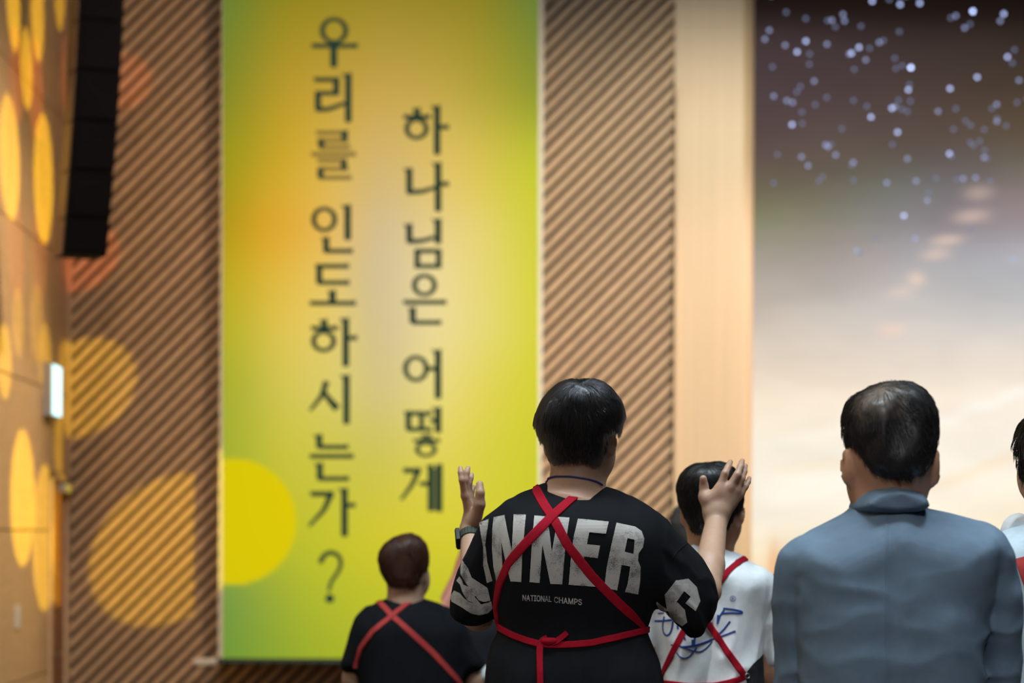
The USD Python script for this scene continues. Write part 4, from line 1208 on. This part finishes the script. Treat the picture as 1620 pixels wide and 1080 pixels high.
# watch on the left wrist: ribbed strap and case
ax_ = wr_l - el_l
ax_ /= np.linalg.norm(ax_)
wc = el_l + ax_ * (np.linalg.norm(wr_l - el_l) * 0.90)
e1 = np.cross(ax_, [0, 1, 0]); e1 /= np.linalg.norm(e1)
e2 = np.cross(ax_, e1)
ri, ro, hw = 0.0235, 0.0265, 0.0105
ring_v, nseg = [], 48
for k in range(nseg):
    a = 2 * math.pi * k / nseg
    rr_ = ro + (0.0008 if k % 2 else 0)
    d = e1 * math.cos(a) + e2 * math.sin(a)
    for r_, h_ in ((ri, -hw), (rr_, -hw), (rr_, hw), (ri, hw)):
        ring_v.append(wc + d * r_ + ax_ * h_)
ring_f = []
for k in range(nseg):
    a, b = 4 * k, 4 * ((k + 1) % nseg)
    for j in range(4):
        ring_f += [(a + j, b + j, b + (j + 1) % 4), (a + j, b + (j + 1) % 4, a + (j + 1) % 4)]
wm = trimesh.Trimesh(np.array(ring_v), np.array(ring_f), process=False)
watch = obj("watch", L1(wm), M["strap_green"], p1, smooth=False)
tag(watch, "dark green wristwatch strap with a black case")
xdir = -e1 if e1[0] > 0 else e1
cs = np.array([wc + xdir * (0.0245 + u) + e2 * w_ + ax_ * h_ for u, m_ in ((0.0, 1.0), (0.008, 1.0), (0.011, 0.8)) for w_ in (-0.017 * m_, 0.017 * m_) for h_ in (-0.019 * m_, 0.019 * m_)])
obj("watch_case", L1(trimesh.convex.convex_hull(cs)), M["watch_black"], watch, smooth=False)

trousers_for(p1, O1[0], O1[1], 0.0, M["trousers"])
shoes_for(p1, O1[0], O1[1], 0.0, M["shoe"])


# ------------------------------------------------------------------ helpers for the people around
def simple_person(label, D, g, top_px, depth_px, H, R, yc_fn, head_px, yaw, head_k, skin, top_mat, sleeves=(), arms=(), sleeve_k=0.02, top_name="t_shirt", wrinkle=(0.004, (18, 10, 5), 5, 0.1), neck=None, res=0.006, group=None, head_fwd=0.05, core_in=0.016, wr_where=None, extra=None, neck_r=0.055):
    """Body (one surface), upper garment, trousers and shoes. Returns (thing, garment prim, garment field, body field, skull centre, origin)."""
    c = P(depth_px[0], depth_px[1], D)
    o = np.array([c[0], D + 0.03, g])
    t = thing("person", label, "person", o, group)
    torso = Form(top_px, D, H, R, yc_fn)
    base = torso
    if sleeves:
        fs = list(sleeves)
        base = lambda p: _join(torso(p), fs, p, sleeve_k)
    amp, sc, seed, turn = wrinkle
    garment = wrinkled(base, amp, sc, seed, turn, wr_where)
    lo, hi = np.array([torso.bounds[0][0], torso.bounds[0][1]]), np.array([torso.bounds[1][0], torso.bounds[1][1]])
    for s_ in sleeves:
        lo, hi = np.minimum(lo, s_.bounds[0]), np.maximum(hi, s_.bounds[1])
    gm = surface(garment, (lo[0] - 0.02, D - H - 0.09, lo[1] - 0.02), (hi[0] + 0.02, D + H + 0.18, hi[1] + 0.02), res)
    go = obj(top_name, local(gm, o), top_mat, t, smooth=True)
    skull = P(head_px[0], head_px[1], D + head_fwd)
    hf, at = head_form(skull, yaw, head_k)
    nb = neck if neck is not None else (skull + np.array([0, 0.016, -0.03]), np.array([c[0] * 0.4 + skull[0] * 0.6, D + 0.05, hi[1] - 0.06]))
    nk = cone(nb[0], nb[1], neck_r - 0.003, neck_r + 0.006)
    core = grow(torso, -core_in)
    lg, ft = leg_forms(o[0], o[1], g, 0.95), feet(o[0], o[1], g)
    am = list(arms)

    def body(p):
        d = smin(hf(p), nk(p), 0.022)
        d = smin(d, core(p), 0.015)
        for a in am:
            d = smin(d, a(p), 0.008)
        return smin(smin(d, lg(p), 0.04), ft(p), 0.02)
    blo = np.array([lo[0] - 0.05, D - H - 0.05, g - 0.01]); bhi = np.array([hi[0] + 0.05, D + 0.34, skull[2] + 0.13])
    if extra is not None:
        blo, bhi = np.minimum(blo, extra - 0.05), np.maximum(bhi, extra + 0.05)
    obj("body", local(surface(body, blo, bhi, res), o), skin, t, smooth=True)
    trousers_for(t, o[0], o[1], g, M["trousers"])
    shoes_for(t, o[0], o[1], g, M["shoe"])
    return t, go, garment, body, skull, o


def _join(d, fs, p, k):
    for f in fs:
        d = smin(d, f(p), k)
    return d


def hair_for(t, o, outline_px, D, H, R, yaw, skull, whorl_px, material, n, length, zr_px, front=0.045, seed=2, res=0.005, fall=0.75, width=0.0008, yoff=0.05, slope=3.0, power=2.7, tuft_amp=0.005, name="hair"):
    cap = Form(outline_px, D + yoff, H, R * 0.78, lambda x, z: D + yoff + 0 * x, power=power)
    fw = np.array([math.sin(yaw), math.cos(yaw), 0])
    cut = lambda p: (((p - skull) @ fw) - front) - np.maximum(0, p[:, 2] - (skull[2] + 0.045)) * slope
    tf = lambda p: meshkit.noise(np.stack([p[:, 0] * 60 + p[:, 1] * 40, p[:, 1] * 30, p[:, 2] * 16], 1), seed) - 0.5
    f = lambda p: np.maximum(cap(p) - tuft_amp * tf(p), cut(p))
    m = surface(f, (cap.bounds[0][0] - 0.03, D + yoff - H - 0.03, cap.bounds[0][1] - 0.02), (cap.bounds[1][0] + 0.03, D + yoff + H + 0.03, cap.bounds[1][1] + 0.03), res)
    h = obj(name, local(m, o), material, t, smooth=True)
    z = [P(whorl_px[0], py, D)[2] for py in zr_px]
    local_strands(strands(h, "strands", cap, m, P(whorl_px[0], whorl_px[1], D - 0.02), material, n, seed, length, z, width, lambda p: np.abs(cap(p)) < 0.006, 0.004, fall), o)
    return h, cap


# ------------------------------------------------------------------ man in the white T-shirt, beyond the raised hand
D = 6.1
zw = lambda py: P(1125, py, D)[2]
top2 = [(1091, 866), (1100, 861), (1125, 860), (1149, 866), (1165, 876), (1186, 886), (1205, 896), (1217, 908), (1222, 925), (1220, 950), (1213, 980), (1208, 1010), (1206, 1035), (1207, 1060), (1210, 1100), (1212, 1180), (1038, 1180), (1040, 1100), (1043, 1060), (1042, 1030), (1036, 1000), (1028, 960), (1020, 925), (1026, 905), (1046, 893), (1066, 880)]
sl2r = Form([(1196, 890), (1207, 897), (1220, 907), (1229, 922), (1232, 950), (1234, 985), (1238, 1020), (1240, 1050), (1232, 1056), (1222, 1057), (1213, 1054), (1210, 1030), (1209, 1000), (1206, 960), (1196, 920)], D, 0.062, 0.032, lambda x, z: D + 0.03 + 0 * x)
sl2l = Form([(1050, 890), (1038, 898), (1026, 908), (1016, 922), (1010, 950), (1007, 985), (1003, 1050), (1014, 1056), (1028, 1054), (1034, 1010), (1038, 960), (1050, 920)], D, 0.062, 0.032, lambda x, z: D + 0.03 + 0 * x)
arm2 = [union([cone(P(1217, 930, D + 0.03), P(1224, 1062, D + 0.03), 0.038, 0.035), cone(P(1224, 1062, D + 0.03), P(1222, 1150, D + 0.14), 0.034, 0.026), cone(P(1222, 1150, D + 0.14), P(1212, 1168, D + 0.22), 0.024, 0.018)], 0.012),
        union([cone(P(1026, 930, D + 0.03), P(1016, 1062, D + 0.03), 0.038, 0.035), cone(P(1016, 1062, D + 0.03), P(1020, 1150, D + 0.14), 0.034, 0.026), cone(P(1020, 1150, D + 0.14), P(1030, 1168, D + 0.22), 0.024, 0.018)], 0.012)]
yaw2 = math.radians(20)
p2, tee2, f2, b2, sk2, o2 = simple_person("person in white T-shirt with blue scribble print, behind the raised right hand", D, -0.10, top2, (1125, 900), 0.115, 0.085,
                                          lambda x, z: D + 0.03 + 0.03 * np.exp(-((z - zw(872)) / 0.05) ** 2) + 0 * x, (1126, 795), yaw2, 0.96, M["skin_tan"], M["white_tee"], [sl2r, sl2l], arm2, 0.012, wrinkle=(0.010, (13, 8, 4.5), 31, 0.25), res=0.0055, head_fwd=0.05, neck_r=0.056)
hair_for(p2, o2, [(1072, 772), (1074, 761), (1078.5, 750), (1088, 740), (1101, 733), (1115, 733), (1127, 731), (1140, 731), (1151, 735), (1160, 742), (1168, 754), (1172, 770), (1174, 788), (1172, 800), (1164, 806), (1158, 818), (1152, 832), (1140, 842), (1112, 845), (1095, 844), (1090, 833), (1086, 820), (1081, 807), (1076.5, 791)],
         D, 0.100, 0.075, yaw2, sk2, (1122, 738), M["hair"], 7000, (0.012, 0.05), (842, 760), 0.042, 5)
ink = []
for k, pts in enumerate((((1035, 982), (1048, 982), (1065, 980)), ((1041, 970), (1051, 969)), ((1051.5, 973), (1048.5, 986), (1048.5, 998), (1052.5, 1006), (1058, 1006), (1063, 996), (1065, 980)), ((1072, 987), (1072.5, 995)),
                         ((1142, 962), (1162, 964), (1178, 968), (1176, 970.5), (1158, 969), (1140, 970.5)), ((1146, 964), (1139, 974), (1135, 987)), ((1136, 972), (1135, 987)),
                         ((1155.5, 982), (1146, 994.5), (1137, 1003.5)), ((1166, 997), (1150, 1003.5), (1130, 1010), (1107.5, 1019), (1087, 1023), (1074, 1023)), ((1074, 1021), (1095, 1029), (1107.5, 1031.5), (1118, 1025), (1128, 1013)),
                         ((1095.5, 1011), (1096, 1023)), ((1082, 1007), (1084, 1012)), ((1070, 1031), (1075, 1039), (1083, 1041.5), (1091, 1038), (1099.5, 1027), (1102.5, 1023)), ((1061, 1019.5), (1081, 1023)), ((1105, 985), (1100, 1000), (1098, 1020)), ((1112, 975), (1118, 990), (1128, 985)))):
    wd = 0.0034 if k in (1, 9, 12, 13) else 0.0052
    ink.append(band(f2, pts, D, wd, 0.0011, 40, None, 2.5))
tag(obj("printed_scribble", local(trimesh.util.concatenate(ink), o2), M["blue_ink"], tee2, smooth=True), "blue handwritten scribble print", kind="stuff")
mark = decal(f2, Point(1159.5, 946.6).buffer(4.6).difference(Point(1159.5, 946.6).buffer(3.7)), D, 0.0012, 3)
obj("printed_mark", local(mark, o2), M["blue_ink"], tee2, smooth=False)
small_print("R", 1157.8, 1161.2, 949, 949, 4.6, D, f2, tee2, M["blue_ink"], o2, name="printed_letter")
for pts in ([(1181, 882), (1168, 889), (1150, 905), (1130, 930), (1108, 958), (1083, 996), (1064, 1032), (1049, 1062), (1045, 1072)], [(1062, 882), (1072, 900), (1088, 936), (1108, 968), (1126, 994), (1150, 1030), (1170, 1058), (1177, 1068)]):
    obj("apron_strap", local(band(f2, pts, D, 0.0165, 0.003 if pts[0][0] > 1100 else 0.0052, 100), o2), M["tape"], p2, smooth=40)
obj("waist_tie", local(band(f2, [(1181, 1068), (1172, 1073), (1155, 1079), (1130, 1084), (1090, 1085), (1050, 1080)], D, 0.0150, 0.0045, 60), o2), M["tape"], p2, smooth=40)
rp, rn = trace(f2, [(1180.5, 1068)], D)
tor = trimesh.creation.torus(0.0062, 0.0014, 20, 8)
tor.apply_transform(trimesh.geometry.align_vectors([0, 0, 1], rn[0]))
tor.apply_translation(rp[0] + rn[0] * 0.007)
obj("strap_ring", local(tor, o2), M["steel"], p2, smooth=True)
obj("apron", local(decal(f2, Polygon([(1178, 1064), (1190, 1050), (1200, 1040), (1205, 1034), (1206, 1060), (1208, 1110), (1185, 1110)]), D, 0.004, 6), o2), M["dark_cloth"], p2, smooth=True)

# ------------------------------------------------------------------ man in the grey suit jacket, nearest at the right
D = 4.5
zg = lambda py: P(1400, py, D)[2]
G_ = lambda pts: [(1200 + a / 2.077, 560 + b / 2.077) for a, b in pts]
top3 = G_([(318, 512), (345, 478), (375, 462), (440, 450), (500, 455), (540, 475), (562, 503), (650, 518), (720, 538), (782, 563), (812, 598), (826, 640), (800, 760), (770, 860), (756, 960), (752, 1080), (760, 1230), (790, 1420), (140, 1420), (150, 1230), (150, 1080), (140, 960), (125, 860), (110, 760), (95, 690), (110, 625), (180, 582), (250, 546)])
sl3l = Form(G_([(160, 592), (110, 620), (77, 648), (66, 700), (66, 800), (72, 900), (80, 1000), (88, 1120), (110, 1220), (160, 1210), (176, 1100), (168, 1000), (150, 900), (150, 800), (170, 700)]), D, 0.070, 0.045, lambda x, z: D + 0.045 + 0.10 * np.clip((zg(880) - z) / 0.3, 0, 1.2), soft=0.006)
sl3r = Form(G_([(740, 548), (782, 566), (815, 600), (842, 645), (862, 710), (874, 780), (884, 880), (892, 1000), (890, 1120), (870, 1220), (790, 1220), (762, 1120), (752, 1000), (748, 900), (752, 830), (745, 740), (735, 640)]), D, 0.072, 0.045, lambda x, z: D + 0.035 + 0.10 * np.clip((zg(880) - z) / 0.3, 0, 1.2), soft=0.006)
arm3 = [union([cone(P(1247, 1120, D + 0.13), P(1262, 1165, D + 0.24), 0.036, 0.028), cone(P(1262, 1165, D + 0.24), P(1330, 1160, D + 0.27), 0.027, 0.02)], 0.01), union([cone(P(1610, 1120, D + 0.13), P(1590, 1165, D + 0.24), 0.036, 0.028), cone(P(1590, 1165, D + 0.24), P(1520, 1160, D + 0.27), 0.027, 0.02)], 0.01)]
wr3 = lambda q: 0.25 + 0.75 * np.clip((zg(890) - q[:, 2]) / 0.08, 0, 1) + 0.8 * np.clip((q[:, 0] - P(1540, 900, D)[0]) / 0.03, 0, 1)
p3, jk3, f3, b3, sk3, o3 = simple_person("person in blue grey suit jacket with short black hair thinning at the crown", D, 0.0, top3, (1405, 900), 0.135, 0.105, lambda x, z: D + 0.05 + 0.04 * np.exp(-((z - zg(785)) / 0.05) ** 2) + 0.004 * np.exp(-((x - P(1400, 900, D)[0]) / 0.012) ** 2) * (z < zg(800)),
                                         (1410, 714), math.radians(0), 1.07, M["skin_tan"], M["jacket"], [sl3l, sl3r], arm3, 0.010, "suit_jacket", (0.007, (5, 7, 12), 41, 0.0), res=0.006, head_fwd=0.06, wr_where=wr3, neck_r=0.060)
grey_hair_cap = [(1337 + 0.5, 655), (1344, 634), (1358, 621), (1367, 619), (1382, 609), (1406, 604), (1436, 606), (1455, 617), (1467, 634), (1476, 656), (1477, 686), (1475, 706), (1468, 730), (1454, 752), (1431, 768), (1406, 770), (1383, 764), (1364, 750), (1352, 726), (1345, 706), (1338, 690), (1338, 672)]
M["hair_thin"] = usdkit.material(stage, "/World/Looks/thinning_black_hair", {
    "pos": ("geometry", {}), "d": ("vector_math", {"math_type": "distance", "vector2": tuple(P(1393, 638, D - 0.02))}), "n": ("noise_texture", {"scale": 55.0, "detail": 3.0}),
    "a": ("math", {"math_type": "multiply_add", "value2": 0.05}), "r": ("rgb_ramp", {"ramp": [(0.0, (0.20, 0.145, 0.105)), (0.055, (0.13, 0.10, 0.075)), (0.085, (0.012, 0.011, 0.012)), (1.0, (0.0075, 0.007, 0.009))]}), "p": ("principled_bsdf", {"roughness": 0.42})},
    [("pos.position", "d.vector1"), ("pos.position", "n.vector"), ("n.fac", "a.value1"), ("d.value", "a.value3"), ("a.value", "r.fac"), ("r.color", "p.base_color")], surface="p.BSDF")
h3, cap3 = hair_for(p3, o3, grey_hair_cap, D, 0.122, 0.078, 0.0, sk3, (1393, 632), M["hair_thin"], 6000, (0.010, 0.030), (768, 650), 0.042, 8, yoff=0.06, width=0.0006)
tag(h3, "short black hair thin at the crown")
collar3 = Form(G_([(322, 508), (340, 470), (372, 445), (440, 434), (500, 440), (540, 452), (556, 478), (564, 506), (520, 524), (440, 532), (370, 526), (330, 514)]), D, 0.108, 0.016, lambda x, z: D + 0.055 + 0 * x, soft=0.003, cell=0.003)
obj("collar", local(surface(wrinkled(collar3, 0.002, (8, 8, 14), 3), (collar3.bounds[0][0] - 0.02, D - 0.09, collar3.bounds[0][1] - 0.02), (collar3.bounds[1][0] + 0.02, D + 0.18, collar3.bounds[1][1] + 0.02), 0.005), o3), M["jacket"], jk3, smooth=True)
for pts in ([(1402, 800), (1403, 860), (1403, 950), (1404, 1080), (1404, 1150)],):
    obj("back_seam", local(band(f3, pts, D, 0.004, 0.0012, 60), o3), M["jacket"], jk3, smooth=True)

# ------------------------------------------------------------------ woman with short brown hair, left
D = 7.9
zl = lambda py: P(640, py, D)[2]
LW = lambda pts: [(520 + a / 4.154, 820 + b / 4.154) for a, b in pts]
top4 = LW([(400, 525), (420, 516), (500, 522), (600, 518), (640, 540), (710, 556), (780, 590), (830, 625), (880, 685), (900, 760), (905, 860), (900, 950), (895, 1080), (900, 1250), (900, 1400), (190, 1400), (190, 1250), (185, 1080), (180, 950), (165, 850), (160, 760), (185, 665), (250, 592), (320, 548)])
sl4l = Form(LW([(250, 592), (185, 655), (145, 740), (118, 830), (92, 910), (76, 955), (90, 1005), (140, 1022), (195, 1020), (205, 950), (225, 850), (260, 740)]), D, 0.075, 0.05, lambda x, z: D + 0.03 + 0 * x)
sl4r = Form(LW([(800, 600), (840, 632), (885, 685), (925, 755), (958, 835), (995, 895), (1036, 960), (1020, 990), (970, 1018), (905, 1042), (880, 1030), (865, 950), (840, 850), (800, 740)]), D, 0.075, 0.05, lambda x, z: D + 0.03 + 0 * x)
A4 = lambda x, y, d: P(520 + x / 4.154, 820 + y / 4.154, d)
arm4 = [union([cone(A4(205, 800, D + 0.03), A4(165, 1050, D + 0.03), 0.034, 0.038), cone(A4(165, 1050, D + 0.03), A4(220, 1200, D + 0.2), 0.037, 0.026), cone(A4(220, 1200, D + 0.2), A4(300, 1180, D + 0.27), 0.024, 0.018)], 0.012),
        union([cone(A4(865, 800, D + 0.03), A4(960, 1055, D + 0.03), 0.034, 0.040), cone(A4(965, 1055, D + 0.03), A4(900, 1200, D + 0.2), 0.038, 0.026), cone(A4(900, 1200, D + 0.2), A4(800, 1180, D + 0.27), 0.024, 0.018)], 0.012)]
yaw4 = math.radians(28)
p4, tee4, f4, b4, sk4, o4 = simple_person("person with short brown hair, plain black T-shirt and crossed straps before the banner", D, -0.25, top4, (640, 950), 0.135, 0.11, lambda x, z: D + 0.03 + 0.03 * np.exp(-((z - zl(950)) / 0.06) ** 2) + 0 * x,
                                          LW([(500, 305)])[0], yaw4, 0.95, M["skin"], M["black_tee_b"], [sl4l, sl4r], arm4, 0.03, wrinkle=(0.005, (14, 8, 5), 51, 0.1), res=0.0075, neck_r=0.056, neck=(A4(505, 380, D + 0.04), A4(500, 560, D + 0.04)))
hair_for(p4, o4, LW([(326, 270), (336, 215), (370, 165), (430, 125), (490, 105), (545, 96), (600, 125), (640, 170), (656, 230), (656, 300), (636, 325), (615, 370), (608, 410), (588, 440), (560, 463), (500, 473), (440, 463), (402, 443), (372, 390), (342, 330)]),
         D, 0.098, 0.075, yaw4, sk4, LW([(480, 140)])[0], M["hair_brown"], 6000, (0.012, 0.045), (933, 868), 0.042, 12, width=0.0009)
for pts, li in ((LW([(318, 536), (345, 560), (415, 636), (560, 765), (680, 875), (780, 985), (850, 1062), (880, 1110)]), 0.003), (LW([(606, 514), (560, 532), (500, 572), (410, 645), (290, 742), (212, 850), (180, 950), (176, 985)]), 0.0055)):
    obj("apron_strap", local(band(f4, pts, D, 0.0185, li, 90), o4), M["tape_b"], p4, smooth=40)
wb_ = trimesh.creation.annulus(0.036, 0.041, 0.022)
d_ = A4(965, 1055, D + 0.03) - A4(900, 1200, D + 0.2)
wb_.apply_transform(trimesh.geometry.align_vectors([0, 0, 1], d_ / np.linalg.norm(d_)))
wb_.apply_translation(A4(962, 1062, D + 0.036))
cupm = trimesh.creation.icosphere(3, 1.0)
cupm.vertices *= np.array([0.020, 0.03, 0.032]) * (1 + 0.1 * (meshkit.noise(cupm.vertices * 2.5, 4)[:, None] - 0.5))
cupm.apply_translation(A4(1018, 1020, D + 0.02))
tag(obj("sleeve_cuff", local(cupm, o4), M["white_tee"], p4, smooth=True), "white bunched cuff at the right elbow")

# ------------------------------------------------------------------ people mostly hidden behind others
TPL = [(-22, 92), (0, 84), (22, 92), (60, 104), (98, 122), (118, 150), (124, 200), (116, 300), (112, 400), (116, 560), (-116, 560), (-112, 400), (-116, 300), (-124, 200), (-118, 150), (-98, 122), (-60, 104)]
HTPL = [(-50, 10), (-52, -10), (-44, -38), (-24, -56), (0, -62), (24, -56), (44, -38), (52, -10), (50, 10), (44, 34), (32, 54), (0, 60), (-32, 54), (-44, 34)]


def plain_person(label, hx, hy, D, g, hair, top, skin, yaw=0.1, raise_left=None, raise_right=None, seed=3, hair_tpl=HTPL, top_name="shirt", tpl=TPL):
    """A standing person whose head's centre the photo shows (or hides) at (hx, hy)."""
    s = FPX / D / 640.0
    at = lambda x, y, d=0.0: P(hx + x * s, hy + y * s, D + d)
    sl, arms, ex = [], [], []
    for sgn, up in ((-1, raise_left), (1, raise_right)):
        if up is None:
            sl.append(Form([(hx + s * sgn * a, hy + s * b) for a, b in ((86, 116), (110, 128), (126, 160), (140, 260), (146, 330), (112, 334), (104, 250), (96, 170))], D, 0.065, 0.05, lambda x, z: D + 0.03 + 0 * x))
            arms.append(union([cone(at(sgn * 116, 170, 0.03), at(sgn * 130, 350, 0.03), 0.042, 0.036), cone(at(sgn * 130, 350, 0.03), at(sgn * 120, 480, 0.14), 0.034, 0.026), cone(at(sgn * 120, 480, 0.14), at(sgn * 112, 530, 0.16), 0.026, 0.018)], 0.012))
        else:
            e, w = np.array(P(up[0], up[1], D + 0.10)), np.array(P(up[2], up[3], D + 0.16))
            sh = at(sgn * 112, 150, 0.03)
            u = (w - e) / np.linalg.norm(w - e)
            hn = [cone(w + u * 0.03 + np.array([k * 0.016, 0, 0]), w + u * (0.165 - 0.012 * abs(k)) + np.array([k * 0.024, 0.02, 0]), 0.0095, 0.007) for k in (-1.5, -0.5, 0.5, 1.5)] + [cone(w + u * 0.03, w + u * 0.10 - np.array([sgn * 0.055, 0, 0]), 0.012, 0.009)]
            arms.append(union([cone(sh, e, 0.042, 0.037), cone(e, w, 0.036, 0.026), cone(w, w + u * 0.085, 0.028, 0.036)] + hn, 0.008))
            sl.append(Form([(hx + s * sgn * a, hy + s * b) for a, b in ((80, 112), (110, 128), (124, 160), (128, 200), (100, 214), (88, 180))], D, 0.065, 0.05, lambda x, z: D + 0.03 + 0 * x))
            ex += [w + u * 0.2]
    r = simple_person(label, D, g, [(hx + s * a, hy + s * b) for a, b in tpl], (hx, hy + 200 * s), 0.12, 0.09, lambda x, z: D + 0.03 + 0 * x, (hx, hy), yaw, 0.97, skin, top, sl, arms, 0.02, top_name, (0.005, (13, 8, 5), seed, 0.1), res=0.009, extra=np.array(ex[0]) if ex else None)
    h, _ = hair_for(r[0], r[5], [(hx + s * a, hy + s * b) for a, b in hair_tpl], D, 0.098, 0.075, yaw, r[4], (hx, hy - 55 * s), hair, 2500, (0.015, 0.05), (hy + 60 * s, hy - 30 * s), 0.04, seed, res=0.007, width=0.001)
    return r


M["skin_stage_lit"] = mat("stage_tinted_skin", (0.72, 0.27, 0.19), 0.5, 0.06, (60, 60, 60), **SK)  # pink stage light on the forearm, put into the skin colour
r5 = plain_person("person with grey-flecked hair and dark clothes, half hidden behind the man in white", 1099, 832, 8.4, -0.25, M["hair_grey"], M["dark_cloth"], M["skin_tan"], -0.1, seed=61)
r6 = plain_person("person whose raised pinkish forearm shows above the brown-haired person's shoulder", 802, 905, 9.4, -0.25, M["hair"], M["dark_cloth"], M["skin_stage_lit"], 0.0, raise_left=(692, 985, 728, 905), seed=71)

# woman at the right edge of the picture
D = 5.2
HT7 = [(-60, 10), (-63, -20), (-54, -52), (-30, -74), (0, -82), (30, -74), (54, -52), (63, -20), (62, 30), (58, 80), (50, 120), (20, 135), (-20, 135), (-46, 120), (-56, 80), (-58, 40)]
r7 = plain_person("person in pale blue jacket with red strap, cut by the picture's right edge", 1674, 716, D, 0.0, M["hair"], M["jacket_pale"], M["skin"], -0.35, seed=81, hair_tpl=[(a * 1.12, b * 1.08) for a, b in HTPL], top_name="jacket")
t7, go7, f7, b7, sk7, o7 = r7
obj("apron_strap", local(band(f7, [(1612, 880), (1620, 905), (1640, 960), (1680, 1030), (1720, 1090)], D, 0.02, 0.004, 50), o7), M["tape_b"], t7, smooth=40)
col7 = Form([(1600, 852), (1602, 834), (1608, 822), (1618, 813), (1632, 810), (1642, 818), (1640, 834), (1616, 858)], D, 0.03, 0.008, lambda x, z: D + 0.10 + 0 * x, soft=0.003)
obj("scarf", local(surface(wrinkled(col7, 0.001, (30, 20, 15), 5), (col7.bounds[0][0] - 0.02, D + 0.04, col7.bounds[0][1] - 0.02), (col7.bounds[1][0] + 0.02, D + 0.16, col7.bounds[1][1] + 0.02), 0.004), o7), M["white_tee"], t7, smooth=True)
